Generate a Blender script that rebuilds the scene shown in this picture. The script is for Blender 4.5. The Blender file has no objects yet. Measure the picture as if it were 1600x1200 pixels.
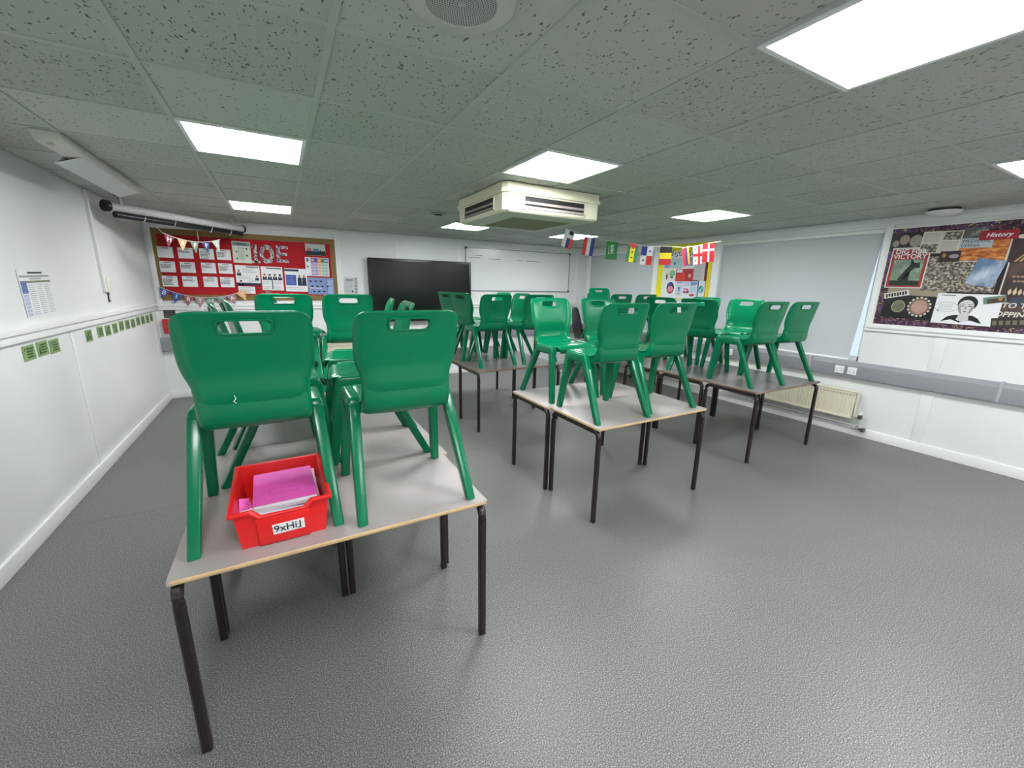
import bpy, bmesh, math, random
from mathutils import Vector, Matrix
random.seed(7)
S = bpy.context.scene
C = S.collection
PI = math.pi
# ---------------------------------------------------------------- camera, world, exposure
CAMZ = 1.61
yaw, pitch, roll = math.radians(29.264), math.radians(13.525), math.radians(1.1546)
cy, sy, cp_, sp_ = math.cos(yaw), math.sin(yaw), math.cos(pitch), math.sin(pitch)
F = Vector((sy*cp_, cy*cp_, -sp_)); R0 = Vector((cy, -sy, 0)); U0 = R0.cross(F)
cr, sr = math.cos(roll), math.sin(roll)
RR = R0*cr + U0*sr; UU = -R0*sr + U0*cr
cam = bpy.data.objects.new('camera', bpy.data.cameras.new('camera')); C.objects.link(cam)
cam.matrix_world = Matrix(((RR.x, UU.x, -F.x, 0), (RR.y, UU.y, -F.y, 0), (RR.z, UU.z, -F.z, CAMZ), (0, 0, 0, 1)))
cam.data.sensor_width = 36; cam.data.lens = 639.2/1600*36; cam.data.clip_start = .02
S.camera = cam
S.view_settings.view_transform = 'Standard'; S.view_settings.look = 'None'
S.view_settings.exposure = 0.0; S.view_settings.gamma = 1.0; S.view_settings.use_curve_mapping = False
w = bpy.data.worlds.new('world'); S.world = w; w.use_nodes = True
w.node_tree.nodes['Background'].inputs[0].default_value = (.72, .86, 1, 1)
w.node_tree.nodes['Background'].inputs[1].default_value = 1.3
PANEL_E = 40.0
# ---------------------------------------------------------------- helpers
def lin(c):
    return c/12.92 if c <= .04045 else ((c+.055)/1.055)**2.4
def rgb(h):
    if isinstance(h, str): h = tuple(int(h[i:i+2], 16) for i in (0, 2, 4))
    return tuple(lin(v/255) for v in h) + (1,)
MC = {}
def mat(name, col, rough=.6, metal=0, emit=0, coat=0, noise=0, nscale=8, bump=0, bscale=60, spec=None, alpha=None):
    if name in MC: return MC[name]
    if not isinstance(col, (tuple, str)): raise ValueError(name)
    m = bpy.data.materials.new(name); m.use_nodes = True; MC[name] = m
    nt = m.node_tree; b = nt.nodes['Principled BSDF']; c = rgb(col)
    b.inputs['Base Color'].default_value = c; b.inputs['Roughness'].default_value = rough
    b.inputs['Metallic'].default_value = metal
    if coat: b.inputs['Coat Weight'].default_value = coat; b.inputs['Coat Roughness'].default_value = .12
    if spec is not None: b.inputs['Specular IOR Level'].default_value = spec
    if emit: b.inputs['Emission Color'].default_value = c; b.inputs['Emission Strength'].default_value = emit
    tc = nt.nodes.new('ShaderNodeTexCoord')
    if noise:
        n = nt.nodes.new('ShaderNodeTexNoise'); n.inputs['Scale'].default_value = nscale; n.inputs['Detail'].default_value = 3
        nt.links.new(tc.outputs['Object'], n.inputs['Vector'])
        r = nt.nodes.new('ShaderNodeMapRange'); r.inputs['From Min'].default_value = .3; r.inputs['From Max'].default_value = .7
        r.inputs['To Min'].default_value = 1-noise; r.inputs['To Max'].default_value = 1+noise
        nt.links.new(n.outputs['Fac'], r.inputs['Value'])
        mx = nt.nodes.new('ShaderNodeVectorMath'); mx.operation = 'SCALE'; mx.inputs[0].default_value = c[:3]
        nt.links.new(r.outputs[0], mx.inputs['Scale']); nt.links.new(mx.outputs[0], b.inputs['Base Color'])
    if bump:
        n2 = nt.nodes.new('ShaderNodeTexNoise'); n2.inputs['Scale'].default_value = bscale
        nt.links.new(tc.outputs['Object'], n2.inputs['Vector'])
        bp = nt.nodes.new('ShaderNodeBump'); bp.inputs['Strength'].default_value = bump; bp.inputs['Distance'].default_value = .002
        nt.links.new(n2.outputs['Fac'], bp.inputs['Height']); nt.links.new(bp.outputs[0], b.inputs['Normal'])
    return m
def ramp_mat(name, stops, kind='noise', scale=20, rough=.5, interp='CONSTANT', stretch=(1, 1, 1), detail=3, dist=0):
    if name in MC: return MC[name]
    m = bpy.data.materials.new(name); m.use_nodes = True; MC[name] = m
    nt = m.node_tree; b = nt.nodes['Principled BSDF']; b.inputs['Roughness'].default_value = rough
    tc = nt.nodes.new('ShaderNodeTexCoord'); mp = nt.nodes.new('ShaderNodeMapping'); mp.inputs['Scale'].default_value = stretch
    nt.links.new(tc.outputs['Object'], mp.inputs['Vector'])
    if kind == 'noise':
        n = nt.nodes.new('ShaderNodeTexNoise'); n.inputs['Scale'].default_value = scale; n.inputs['Detail'].default_value = detail
        n.inputs['Distortion'].default_value = dist; out = n.outputs['Fac']
    elif kind == 'voronoi':
        n = nt.nodes.new('ShaderNodeTexVoronoi'); n.inputs['Scale'].default_value = scale; out = None
        s = nt.nodes.new('ShaderNodeSeparateColor'); nt.links.new(n.outputs['Color'], s.inputs[0]); out = s.outputs[0]
    nt.links.new(mp.outputs[0], n.inputs['Vector'])
    r = nt.nodes.new('ShaderNodeValToRGB'); r.color_ramp.interpolation = interp
    e = r.color_ramp.elements
    e[0].position = stops[0][0]; e[0].color = rgb(stops[0][1]); e[1].position = stops[1][0]; e[1].color = rgb(stops[1][1])
    for p, c in stops[2:]:
        x = e.new(p); x.color = rgb(c)
    nt.links.new(out, r.inputs[0]); nt.links.new(r.outputs[0], b.inputs['Base Color'])
    return m
def props(o, label=None, cat=None, group=None, kind=None):
    if label: o['label'] = label
    if cat: o['category'] = cat
    if group: o['group'] = group
    if kind: o['kind'] = kind
    return o
def thing(name, label, cat, loc=(0, 0, 0), rotz=0, group=None):
    o = bpy.data.objects.new(name, None); C.objects.link(o); o.empty_display_size = .05
    o.location = loc; o.rotation_euler = (0, 0, rotz); return props(o, label, cat, group)
class MB:
    def __init__(s): s.v = []; s.f = []; s.m = []; s.mats = []; s.sm = False
    def mi(s, m):
        if m not in s.mats: s.mats.append(m)
        return s.mats.index(m)
    def add(s, vs, fs, m=None):
        b = len(s.v); s.v += [tuple(v) for v in vs]; s.f += [tuple(b+i for i in f) for f in fs]
        k = s.mi(m) if m else 0; s.m += [k]*len(fs); return s
    def box(s, x0, x1, y0, y1, z0, z1, m=None):
        v = [(x, y, z) for z in (z0, z1) for y in (y0, y1) for x in (x0, x1)]
        return s.add(v, [(0, 2, 3, 1), (4, 5, 7, 6), (0, 1, 5, 4), (2, 6, 7, 3), (0, 4, 6, 2), (1, 3, 7, 5)], m)
    def loft(s, rings, m=None, caps=True):
        n = len(rings[0]); v = [p for r in rings for p in r]; f = []
        for i in range(len(rings)-1):
            for j in range(n):
                k = (j+1) % n; f.append((i*n+j, i*n+k, (i+1)*n+k, (i+1)*n+j))
        if caps: f.append(tuple(range(n))[::-1]); f.append(tuple((len(rings)-1)*n+j for j in range(n)))
        return s.add(v, f, m)
    def tube(s, pts, r, m=None, n=8, closed=False, sq=None):
        P = [Vector(p) for p in pts]; rings = []; up = Vector((0, 0, 1)); N = len(P)
        for i, p in enumerate(P):
            a = P[(i-1) % N] if (closed or i) else P[i]; b = P[(i+1) % N] if (closed or i < N-1) else P[i]
            t = (b-a).normalized()
            u = t.cross(up)
            if u.length < .05: u = t.cross(Vector((1, 0, 0)))
            u.normalize(); q = u.cross(t)
            if sq: rings.append([tuple(p+u*x*sq[0]+q*y*sq[1]) for x, y in ((-1, -.6), (-.6, -1), (.6, -1), (1, -.6), (1, .6), (.6, 1), (-.6, 1), (-1, .6))])
            else: rings.append([tuple(p+u*math.cos(2*PI*k/n)*r+q*math.sin(2*PI*k/n)*r) for k in range(n)])
        if closed: rings.append(rings[0]); return s.loft(rings, m, False)
        return s.loft(rings, m)
    def disc(s, cx, cz, y0, y1, r, m=None, n=20, rx=None):      # short cylinder along y
        rx = rx or r
        return s.loft([[(cx+rx*math.cos(2*PI*k/n), y, cz+r*math.sin(2*PI*k/n)) for k in range(n)] for y in (y0, y1)], m)
    def poly(s, pts, y, m=None):                                # flat polygon in xz at depth y facing -y
        return s.add([(p[0], y, p[1]) for p in pts], [tuple(range(len(pts)))], m)
    def rect(s, x0, x1, z0, z1, y, m=None): return s.poly([(x0, z0), (x1, z0), (x1, z1), (x0, z1)], y, m)
    def ell(s, cx, cz, rx, rz, y, m=None, n=18, a0=0, a1=2*PI):
        return s.poly([(cx+rx*math.cos(a0+(a1-a0)*k/n), cz+rz*math.sin(a0+(a1-a0)*k/n)) for k in range(n)], y, m)
    def build(s, name, m=None, parent=None, bevel=0, smooth=False, loc=(0, 0, 0), rotz=0, seg=2):
        me = bpy.data.meshes.new(name); me.from_pydata(s.v, [], s.f)
        for x in (s.mats or [m]): me.materials.append(x)
        if s.mats:
            me.polygons.foreach_set('material_index', s.m)
        bm = bmesh.new(); bm.from_mesh(me)
        if bevel:
            bmesh.ops.remove_doubles(bm, verts=bm.verts, dist=1e-5)
            bmesh.ops.recalc_face_normals(bm, faces=bm.faces)
            ed = [e for e in bm.edges if len(e.link_faces) == 2 and e.calc_face_angle(0) > .5]
            bmesh.ops.bevel(bm, geom=ed, offset=bevel, segments=seg, affect='EDGES', profile=.6, clamp_overlap=True)
        if smooth or bevel:
            for f in bm.faces: f.smooth = True
            for e in bm.edges:
                if len(e.link_faces) == 2 and e.calc_face_angle(0) > (.7 if not bevel else 1.2): e.smooth = False
        if bevel == 0 and not any(len(f.verts) > 4 and False for f in bm.faces) and s.closed():
            bmesh.ops.recalc_face_normals(bm, faces=bm.faces)
        bm.to_mesh(me); bm.free()
        o = bpy.data.objects.new(name, me); C.objects.link(o); o.location = loc; o.rotation_euler = (0, 0, rotz)
        if parent: o.parent = parent
        return o
    flat = False
    def closed(s): return not s.flat
def flatmb():
    m = MB(); m.flat = True; return m
def text_obj(txt, size, m, parent, x, z, y=-.004, name='lettering', ext=.0006, align='CENTER', slant=0, bold=0, tilt=0, sx=1):
    cu = bpy.data.curves.new(name, 'FONT'); cu.body = txt; cu.size = size; cu.align_x = align; cu.align_y = 'CENTER'
    cu.extrude = ext; cu.resolution_u = 3; cu.shear = slant; cu.offset = bold
    t = bpy.data.objects.new('t', cu); C.objects.link(t)
    bpy.context.view_layer.update()
    me = bpy.data.meshes.new_from_object(t.evaluated_get(bpy.context.evaluated_depsgraph_get()))
    bpy.data.objects.remove(t); bpy.data.curves.remove(cu)
    me.transform(Matrix.Translation((x, y, z)) @ Matrix.Rotation(tilt, 4, 'Y') @ Matrix.Diagonal((sx, 1, 1, 1)) @ Matrix.Rotation(PI/2, 4, 'X'))
    me.materials.clear(); me.materials.append(m); me.name = name
    o = bpy.data.objects.new(name, me); C.objects.link(o); o.parent = parent; return o
def copy_tree(o, parent=None):
    c = o.copy(); C.objects.link(c)
    if parent is not None: c.parent = parent
    for ch in list(o.children): copy_tree(ch, c)
    return c
# ---------------------------------------------------------------- materials
GREEN = mat('green_plastic', (0, 108, 70), .2, coat=.0, spec=.33, bump=.03, bscale=350)
WHITE = mat('white_paint', (222, 224, 221), .42, noise=.02, nscale=2)
WALLW = mat('wall_white', (224, 226, 224), .38, noise=.025, nscale=1.3)
TRIM = mat('trim_white', (232, 233, 231), .4)
GREYT = mat('grey_trunking', (140, 143, 147), .45)
LEGM = mat('dark_brown_steel', (30, 22, 19), .4, coat=.1)
PAPER = mat('paper', (226, 227, 228), .6)
BLACK = mat('black', (16, 17, 18), .4)
INK = mat('ink', (60, 60, 66), .7)
RED = mat('red_plastic', (222, 26, 28), .38, coat=.2, bump=.03, bscale=300)
def floor_mat():
    m = bpy.data.materials.new('speckled_vinyl'); m.use_nodes = True; nt = m.node_tree; b = nt.nodes['Principled BSDF']
    tc = nt.nodes.new('ShaderNodeTexCoord')
    n = nt.nodes.new('ShaderNodeTexNoise'); n.inputs['Scale'].default_value = 210; n.inputs['Detail'].default_value = 2.5
    n2 = nt.nodes.new('ShaderNodeTexNoise'); n2.inputs['Scale'].default_value = .9; n2.inputs['Detail'].default_value = 3
    for k in (n, n2): nt.links.new(tc.outputs['Object'], k.inputs['Vector'])
    r = nt.nodes.new('ShaderNodeValToRGB'); e = r.color_ramp.elements
    e[0].position = .33; e[0].color = rgb((62, 62, 61)); e[1].position = .68; e[1].color = rgb((160, 160, 157))
    x = e.new(.48); x.color = rgb((98, 98, 96)); x = e.new(.56); x.color = rgb((114, 114, 111))
    nt.links.new(n.outputs['Fac'], r.inputs[0])
    mr = nt.nodes.new('ShaderNodeMapRange'); mr.inputs['From Min'].default_value = .3; mr.inputs['From Max'].default_value = .7
    mr.inputs['To Min'].default_value = .93; mr.inputs['To Max'].default_value = 1.05
    nt.links.new(n2.outputs['Fac'], mr.inputs['Value'])
    sc = nt.nodes.new('ShaderNodeVectorMath'); sc.operation = 'SCALE'
    nt.links.new(r.outputs[0], sc.inputs[0]); nt.links.new(mr.outputs[0], sc.inputs['Scale']); nt.links.new(sc.outputs[0], b.inputs['Base Color'])
    b.inputs['Roughness'].default_value = .43
    bp = nt.nodes.new('ShaderNodeBump'); bp.inputs['Strength'].default_value = .22; bp.inputs['Distance'].default_value = .002
    nt.links.new(n.outputs['Fac'], bp.inputs['Height']); nt.links.new(bp.outputs[0], b.inputs['Normal'])
    return m
def tile_mat(name, col, dens):
    m = bpy.data.materials.new(name); m.use_nodes = True; nt = m.node_tree; b = nt.nodes['Principled BSDF']
    tc = nt.nodes.new('ShaderNodeTexCoord')
    oi = nt.nodes.new('ShaderNodeObjectInfo')
    add = nt.nodes.new('ShaderNodeVectorMath'); add.operation = 'MULTIPLY_ADD'; add.inputs[1].default_value = (1, 1, 1)
    nt.links.new(tc.outputs['Object'], add.inputs[0]); nt.links.new(oi.outputs['Location'], add.inputs[2])
    wn = nt.nodes.new('ShaderNodeTexNoise'); wn.inputs['Scale'].default_value = 22; nt.links.new(add.outputs[0], wn.inputs['Vector'])
    ad2 = nt.nodes.new('ShaderNodeVectorMath'); ad2.operation = 'MULTIPLY_ADD'; ad2.inputs[1].default_value = (.05, .05, .05)
    nt.links.new(wn.outputs['Color'], ad2.inputs[0]); nt.links.new(add.outputs[0], ad2.inputs[2])
    mp = nt.nodes.new('ShaderNodeMapping'); mp.inputs['Scale'].default_value = (1, .42, 1); mp.inputs['Rotation'].default_value = (0, 0, .5)
    nt.links.new(ad2.outputs[0], mp.inputs['Vector'])
    v = nt.nodes.new('ShaderNodeTexVoronoi'); v.inputs['Scale'].default_value = 98; v.inputs['Randomness'].default_value = 1
    nt.links.new(mp.outputs[0], v.inputs['Vector'])
    s = nt.nodes.new('ShaderNodeSeparateColor'); nt.links.new(v.outputs['Color'], s.inputs[0])
    th = nt.nodes.new('ShaderNodeMapRange'); th.inputs['From Min'].default_value = 1-dens; th.inputs['From Max'].default_value = 1
    th.inputs['To Min'].default_value = 0; th.inputs['To Max'].default_value = .42
    nt.links.new(s.outputs[0], th.inputs['Value'])
    lt = nt.nodes.new('ShaderNodeMath'); lt.operation = 'LESS_THAN'; nt.links.new(v.outputs['Distance'], lt.inputs[0]); nt.links.new(th.outputs[0], lt.inputs[1])
    mx = nt.nodes.new('ShaderNodeMix'); mx.data_type = 'RGBA'; c = rgb(col)
    mx.inputs[6].default_value = c; mx.inputs[7].default_value = tuple(v_*.3 for v_ in c[:3])+(1,)
    nt.links.new(lt.outputs[0], mx.inputs[0])
    hs = nt.nodes.new('ShaderNodeMapRange'); hs.inputs['To Min'].default_value = .95; hs.inputs['To Max'].default_value = 1.04
    nt.links.new(oi.outputs['Random'], hs.inputs['Value'])
    sc = nt.nodes.new('ShaderNodeVectorMath'); sc.operation = 'SCALE'; nt.links.new(mx.outputs[2], sc.inputs[0]); nt.links.new(hs.outputs[0], sc.inputs['Scale'])
    nt.links.new(sc.outputs[0], b.inputs['Base Color']); b.inputs['Roughness'].default_value = .9
    bn = nt.nodes.new('ShaderNodeTexNoise'); bn.inputs['Scale'].default_value = 120; nt.links.new(tc.outputs['Object'], bn.inputs['Vector'])
    bp = nt.nodes.new('ShaderNodeBump'); bp.inputs['Strength'].default_value = .5; bp.inputs['Distance'].default_value = .003
    nt.links.new(bn.outputs['Fac'], bp.inputs['Height']); nt.links.new(bp.outputs[0], b.inputs['Normal'])
    return m
# ---------------------------------------------------------------- room shell
LW, RW, BW, FW, CZ = -1.45, 5.68, 7.05, -1.8, 2.379
def struct(mb, name, m, bevel=0, **k):
    o = mb.build(name, m, None, bevel, **k); o['kind'] = 'structure'; return o
fl = struct(MB().box(LW-.15, RW+.15, FW-.15, BW+.15, -.1, 0), 'floor', floor_mat())
SEAM = mat('seam', (84, 84, 82), .5)
for y in (3.53, 5.54):
    MB().box(LW, RW, y-.0015, y+.0015, -.001, .0004).build('weld_seam', SEAM, fl)
wl = struct(MB().box(LW-.12, LW, FW-.12, BW+.12, 0, CZ+.15), 'wall_left', WALLW)
wb = struct(MB().box(LW, RW, BW, BW+.12, 0, CZ+.15), 'wall_back', WALLW)
struct(MB().box(LW, RW, FW-.12, FW, 0, CZ+.15), 'wall_front', WALLW)
W2 = (2.10, 3.98); W1 = (5.22, 6.97); WZ = (.84, 2.275)
m = MB(); x0, x1 = RW, RW+.15
m.box(x0, x1, FW-.12, BW+.12, 0, WZ[0]).box(x0, x1, FW-.12, BW+.12, WZ[1], CZ+.15)
m.box(x0, x1, FW-.12, W2[0], *WZ).box(x0, x1, W2[1], W1[0], *WZ).box(x0, x1, W1[1], BW+.12, *WZ)
wr = struct(m, 'wall_right', WALLW)
# wall cover strips and joints as pieces of the walls
MB().box(LW, LW+.006, 4.42, 4.46, .1, 1.2).build('cover_strip', TRIM, wl, .002)
for y in (1.95, 6.85): MB().box(LW, LW+.004, y-.02, y+.02, .1, 1.2).build('cover_strip', TRIM, wl, .001)
for x in (.86, 1.74, 2.82, 5.42): MB().box(x-.03, x+.03, BW-.008, BW, 1.3, 2.30).build('cover_strip', TRIM, wb, .002)
for x in (.2, 1.45, 2.7, 3.95, 5.2): MB().box(x-.03, x+.03, BW-.006, BW, .1, 1.2).build('cover_strip', TRIM, wb, .002)
for y, z0, z1 in ((1.47, .86, 1.19), (1.46, .1, .65), (.2, .1, .65), (.2, .86, 1.19), (-1., .1, .65)):
    MB().box(RW-.006, RW, y-.045, y+.045, z0, z1).build('cover_strip', WALLW, wr, .002)
# trims
tn = [0]
def trim(mb, m_=TRIM, bevel=.003, name=None):
    tn[0] += 1; return struct(mb, name or 'trim_%d' % tn[0], m_, bevel)
trim(MB().box(LW, RW, BW-.02, BW, 2.315, CZ)); trim(MB().box(RW-.02, RW, FW, BW-.02, 2.305, CZ))
trim(MB().box(LW, LW+.022, FW, BW, 1.205, 1.255).box(LW, LW+.034, FW, BW, 1.255, 1.295), bevel=.004)
trim(MB().box(LW+.03, RW, BW-.022, BW, 1.205, 1.25).box(LW+.03, RW, BW-.034, BW, 1.25, 1.29), bevel=.004)
trim(MB().box(RW-.022, RW, FW, 2.08, 1.20, 1.235).box(RW-.034, RW, FW, 2.08, 1.235, 1.285), bevel=.004)
for y0, y1, z0 in ((2.03, 2.10, 1.2), (3.98, 4.095, .84), (5.12, 5.22, .84), (6.97, 7.02, .84)):
    trim(MB().box(RW-.018, RW, y0, y1, z0, 2.305))
trim(MB().box(LW, LW+.018, FW, BW, 0, .10), name='baseboard_left'); trim(MB().box(LW, RW, BW-.018, BW, 0, .10), name='baseboard_back')
trim(MB().box(RW-.018, RW, FW, BW, 0, .10), name='baseboard_right'); trim(MB().box(LW, RW, FW, FW+.018, 0, .10), name='baseboard_front')
# white surround of red board
trim(MB().box(LW+.03, LW+.09, BW-.025, BW, 1.29, 2.31)); trim(MB().box(.80, .84, BW-.025, BW, 1.29, 2.31))
# grey dado trunking (upper bevel strip + face)
def trunk(pts, name):
    m = MB(); m.loft([[tuple(p) for p in r] for r in pts]); return struct(m, name, GREYT, .003)
def sect(a): return [(0, .66), (.055, .66), (.055, .80), (.022, .842), (0, .842)]
trunk([[(RW-d, y, z) for d, z in sect(0)] for y in (FW, BW-.06)], 'trim_20')
trunk([[(x, BW-d, z) for d, z in sect(0)] for x in (LW, RW)], 'trim_21')
for y in (2.55, .99, 4.2): struct(MB().box(RW-.058, RW-.0, y-.012, y+.012, .655, .85), 'trim_%d' % (22+int(y)), mat('trunk_joint', (165, 168, 171), .45), .002)
# windows: opening frame, pane, blind
FRAME = mat('upvc', (235, 237, 238), .3)
gl = bpy.data.materials.new('window_glass'); gl.use_nodes = True
gb = gl.node_tree.nodes['Principled BSDF']; gb.inputs['Transmission Weight'].default_value = 1; gb.inputs['Roughness'].default_value = 0; gb.inputs['IOR'].default_value = 1.05
BLIND = mat('blind_fabric', (188, 193, 195), .8, bump=.1, bscale=500)
for i, (a, b) in enumerate((W2, W1)):
    m = MB(); x0, x1 = RW+.09, RW+.14
    m.box(x0, x1, a, b, WZ[0], WZ[0]+.05).box(x0, x1, a, b, WZ[1]-.05, WZ[1]).box(x0, x1, a, a+.05, *WZ).box(x0, x1, b-.05, b, *WZ)
    m.box(x0, x1, (a+b)/2-.03, (a+b)/2+.03, *WZ)
    wo = struct(m, 'window_%d' % (i+1), FRAME, .003)
    MB().box(RW+.112, RW+.118, a+.04, b-.04, WZ[0]+.04, WZ[1]-.04).build('pane', gl, wo)
    lab = ('grey roller blind pulled down over the window beside the history board', 'grey roller blind over the far window by the corner')[i]
    t = thing('roller_blind', lab, 'blind', (RW+.035, (a+b)/2, WZ[0]), 0, None)
    L = (b-a)/2
    m = MB(); top = WZ[1]-WZ[0]-.03; g0, g1 = (.02, .105) if i == 0 else (.02, .03)
    gr = (.006, .055)[i]
    m.add([(-.001, -L+g1, .02), (-.001, L-gr, .02), (-.001, L-gr*.5, top), (-.001, -L+g0, top), (.001, -L+g1, .02), (.001, L-gr, .02), (.001, L-gr*.5, top), (.001, -L+g0, top)],
          [(0, 1, 2, 3)[::-1], (4, 5, 6, 7), (0, 4, 5, 1)[::-1], (1, 5, 6, 2)[::-1], (2, 6, 7, 3)[::-1], (3, 7, 4, 0)[::-1]])
    m.build('blind_fabric', BLIND, t)
    MB().box(-.008, .008, -L+g1-.004, L-gr, .006, .026).build('bottom_bar', TRIM, t, .003)
    MB().box(-.035, .03, -L+.005, L-.005, top-.012, top+.028).build('head_rail', TRIM, t, .004)
# ceiling
GX, GY = -.379, 2.7816
BAR = mat('ceiling_bar', (180, 186, 178), .55)
TIL = [tile_mat('ceiling_tile_a', (184, 188, 180), .5), tile_mat('ceiling_tile_b', (189, 192, 185), .3), tile_mat('ceiling_tile_c', (180, 183, 175), .62)]
xs = [LW]+[GX+.6*k for k in range(-1, 11)]+[RW]; ys = [FW]+[GY+.6*k for k in range(-7, 8)]+[BW]
m = MB(); m.box(LW-.12, RW+.15, FW-.12, BW+.12, CZ+.03, CZ+.1)
for x in xs[1:-1]: m.box(x-.012, x+.012, FW, BW, CZ, CZ+.02)
for y in ys[1:-1]: m.box(LW, RW, y-.012, y+.012, CZ+.0005, CZ+.02)
m.box(LW, LW+.02, FW, BW, CZ, CZ+.02).box(RW-.02, RW, FW, BW, CZ, CZ+.02).box(LW, RW, BW-.02, BW, CZ, CZ+.02).box(LW, RW, FW, FW+.02, CZ, CZ+.02)
ce = struct(m, 'ceiling', BAR)
LIGHTS = {(0, 0), (0, 4), (3, -1), (4, 4), (3, -4), (7, 0), (7, 4), (7, -4), (0, -5), (7, -7), (3, -7)}
proto = {}
for i in range(len(xs)-1):
    for j in range(len(ys)-1):
        if (i-2, j-8) in LIGHTS: continue
        a, b, c, d = xs[i], xs[i+1], ys[j], ys[j+1]; hx, hy = (b-a)/2-.004, (d-c)/2-.004
        k = (round(hx, 3), round(hy, 3), random.choice((0, 0, 1, 2)))
        if k not in proto:
            o = MB().box(-hx, hx, -hy, hy, 0, .012).build('ceiling_tile', TIL[k[2]], ce); proto[k] = o.data
        else:
            o = bpy.data.objects.new('ceiling_tile', proto[k]); C.objects.link(o); o.parent = ce
        o.location = ((a+b)/2, (c+d)/2, CZ+.004+random.random()*.002)
        o.rotation_euler = (random.uniform(-.004, .004), random.uniform(-.004, .004), 0)
# lights
GLOW = mat('light_diffuser', (250, 252, 255), .5, emit=PANEL_E)
lnames = {(0, 0): 'square LED ceiling panel on the left above the near chairs', (0, 4): 'smaller looking LED ceiling panel near the red board wall',
 (3, -1): 'square LED ceiling panel just in front of the air conditioning unit', (4, 4): 'LED ceiling panel above the screen, behind the air conditioning unit',
 (3, -4): 'largest LED ceiling panel at the top right of the photo', (7, 0): 'LED ceiling panel above the window beside the yellow board',
 (7, 4): 'LED ceiling panel partly behind the first hanging flag', (7, -4): 'LED ceiling panel cut off by the right edge of the photo',
 (0, -5): 'LED ceiling panel behind the camera on the left', (7, -7): 'LED ceiling panel behind the camera on the right', (3, -7): 'LED ceiling panel behind the camera in the middle'}
for (i, j) in sorted(LIGHTS):
    t = thing('ceiling_light', lnames[(i, j)], 'light', (GX+.6*i+.3, GY+.6*j+.3, CZ-.006), 0, 'square LED ceiling panels')
    m = MB(); q = .292; r = .272
    m.box(-q, q, -q, -r, 0, .02).box(-q, q, r, q, 0, .02).box(-q, -r, -r, r, 0, .02).box(r, q, -r, r, 0, .02).build('frame', TRIM, t)
    MB().box(-r, r, -r, r, .002, .012).build('diffuser', GLOW, t)
# ---------------------------------------------------------------- tables
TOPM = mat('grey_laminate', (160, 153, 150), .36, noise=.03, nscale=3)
TOPD = mat('laminate_grazing_tone', (118, 115, 112), .28, noise=.05, nscale=4)  # same laminate, its darker grazing-angle reflection put into the colour
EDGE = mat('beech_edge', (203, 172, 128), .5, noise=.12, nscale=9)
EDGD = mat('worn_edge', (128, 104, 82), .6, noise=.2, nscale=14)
TH = .70
def make_table(L, D, top=TOPM, edge=EDGE):
    t = thing('classroom_table', '', 'table')
    hx, hy = L/2, D/2; r = .012
    MB().box(-hx+.0015, hx-.0015, -hy+.0015, hy-.0015, TH-.017, TH).build('table_top', top, t)
    m = MB()
    def ring(o, z, r_=.014):
        p = []
        for cx, cy, a0 in ((hx-r_, hy-r_, 0), (-hx+r_, hy-r_, 90), (-hx+r_, -hy+r_, 180), (hx-r_, -hy+r_, 270)):
            for k in range(4):
                a = math.radians(a0+30*k); p.append((cx+math.cos(a)*(r_+o), cy+math.sin(a)*(r_+o), z))
        return p
    rs = [ring(-.002, TH-.0004), ring(0, TH-.003), ring(0, TH-.015), ring(-.003, TH-.0185), ring(-.013, TH-.0185), ring(-.013, TH-.0004), ring(-.002, TH-.0004)]
    m.loft(rs, None, False).build('edge_band', edge, t, smooth=True)
    z = TH-.037
    for sx in (-1, 1):
        x = sx*(hx-.019)
        MB().tube([(x, -hy+.08, z), (x, hy-.08, z)], .015, sq=(.0125, .017)).build('side_rail', LEGM, t, smooth=True)
        for sy_ in (-1, 1):
            y = sy_*(hy-.0165); pts = [(x, y-sy_*.052, z)]
            for k in range(1, 6):
                a = PI/2*k/6; pts.append((x, y-sy_*.045*(1-math.sin(a)), z-.045*(1-math.cos(a))))
            pts += [(x, y, z-.06), (x, y, .012)]
            m = MB().tube(pts, .015, sq=(.0155, .0155)); lg = m.build('leg', LEGM, t, smooth=True)
            MB().box(x-.014, x+.014, y-.014, y+.014, 0, .014).build('foot', BLACK, lg, .002)
    MB().box(-hx+.05, hx-.05, -.012, .012, TH-.05, TH-.02).build('centre_rail', LEGM, t)
    return t
TABS = {}
def table(x0, y0, L, D, label, group, style=0):
    k = (L, D, style)
    if k not in TABS:
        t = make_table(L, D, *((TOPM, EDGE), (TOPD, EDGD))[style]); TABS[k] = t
    else: t = copy_tree(TABS[k])
    t.location = (x0+L/2, y0+D/2, 0); t['label'] = label; t['group'] = group; return t
GA, GB, GC_, GD, GE, GF = ['classroom tables in the '+s for s in ('left front cluster', 'centre cluster', 'window side cluster', 'cluster before the whiteboard', 'cluster before the red board', 'back corner cluster')]
table(-.395, 1.452, 1.10, .56, 'grey topped table at front left holding the red tray', GA)
table(-.392, 2.0132, .56, .56, 'square grey table behind the red tray table, left one', GA)
table(.1695, 2.0132, .56, .56, 'square grey table behind the red tray table, right one', GA)
table(-.372, 2.5744, 1.10, .56, 'third row grey table of the left front cluster', GA)
table(1.755, 1.945, 1.10, .56, 'centre cluster table nearest the camera with pale wood edge', GB)
table(1.725, 2.5062, 1.10, .56, 'centre cluster table behind the nearest one', GB)
table(3.745, 2.065, 1.10, .56, 'dark looking table nearest the camera by the window side', GC_, 1)
table(3.725, 2.6262, 1.10, .56, 'dark looking table in second row by the window side', GC_, 1)
table(3.715, 3.1874, 1.10, .56, 'dark looking table in third row by the window side', GC_, 1)
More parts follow.
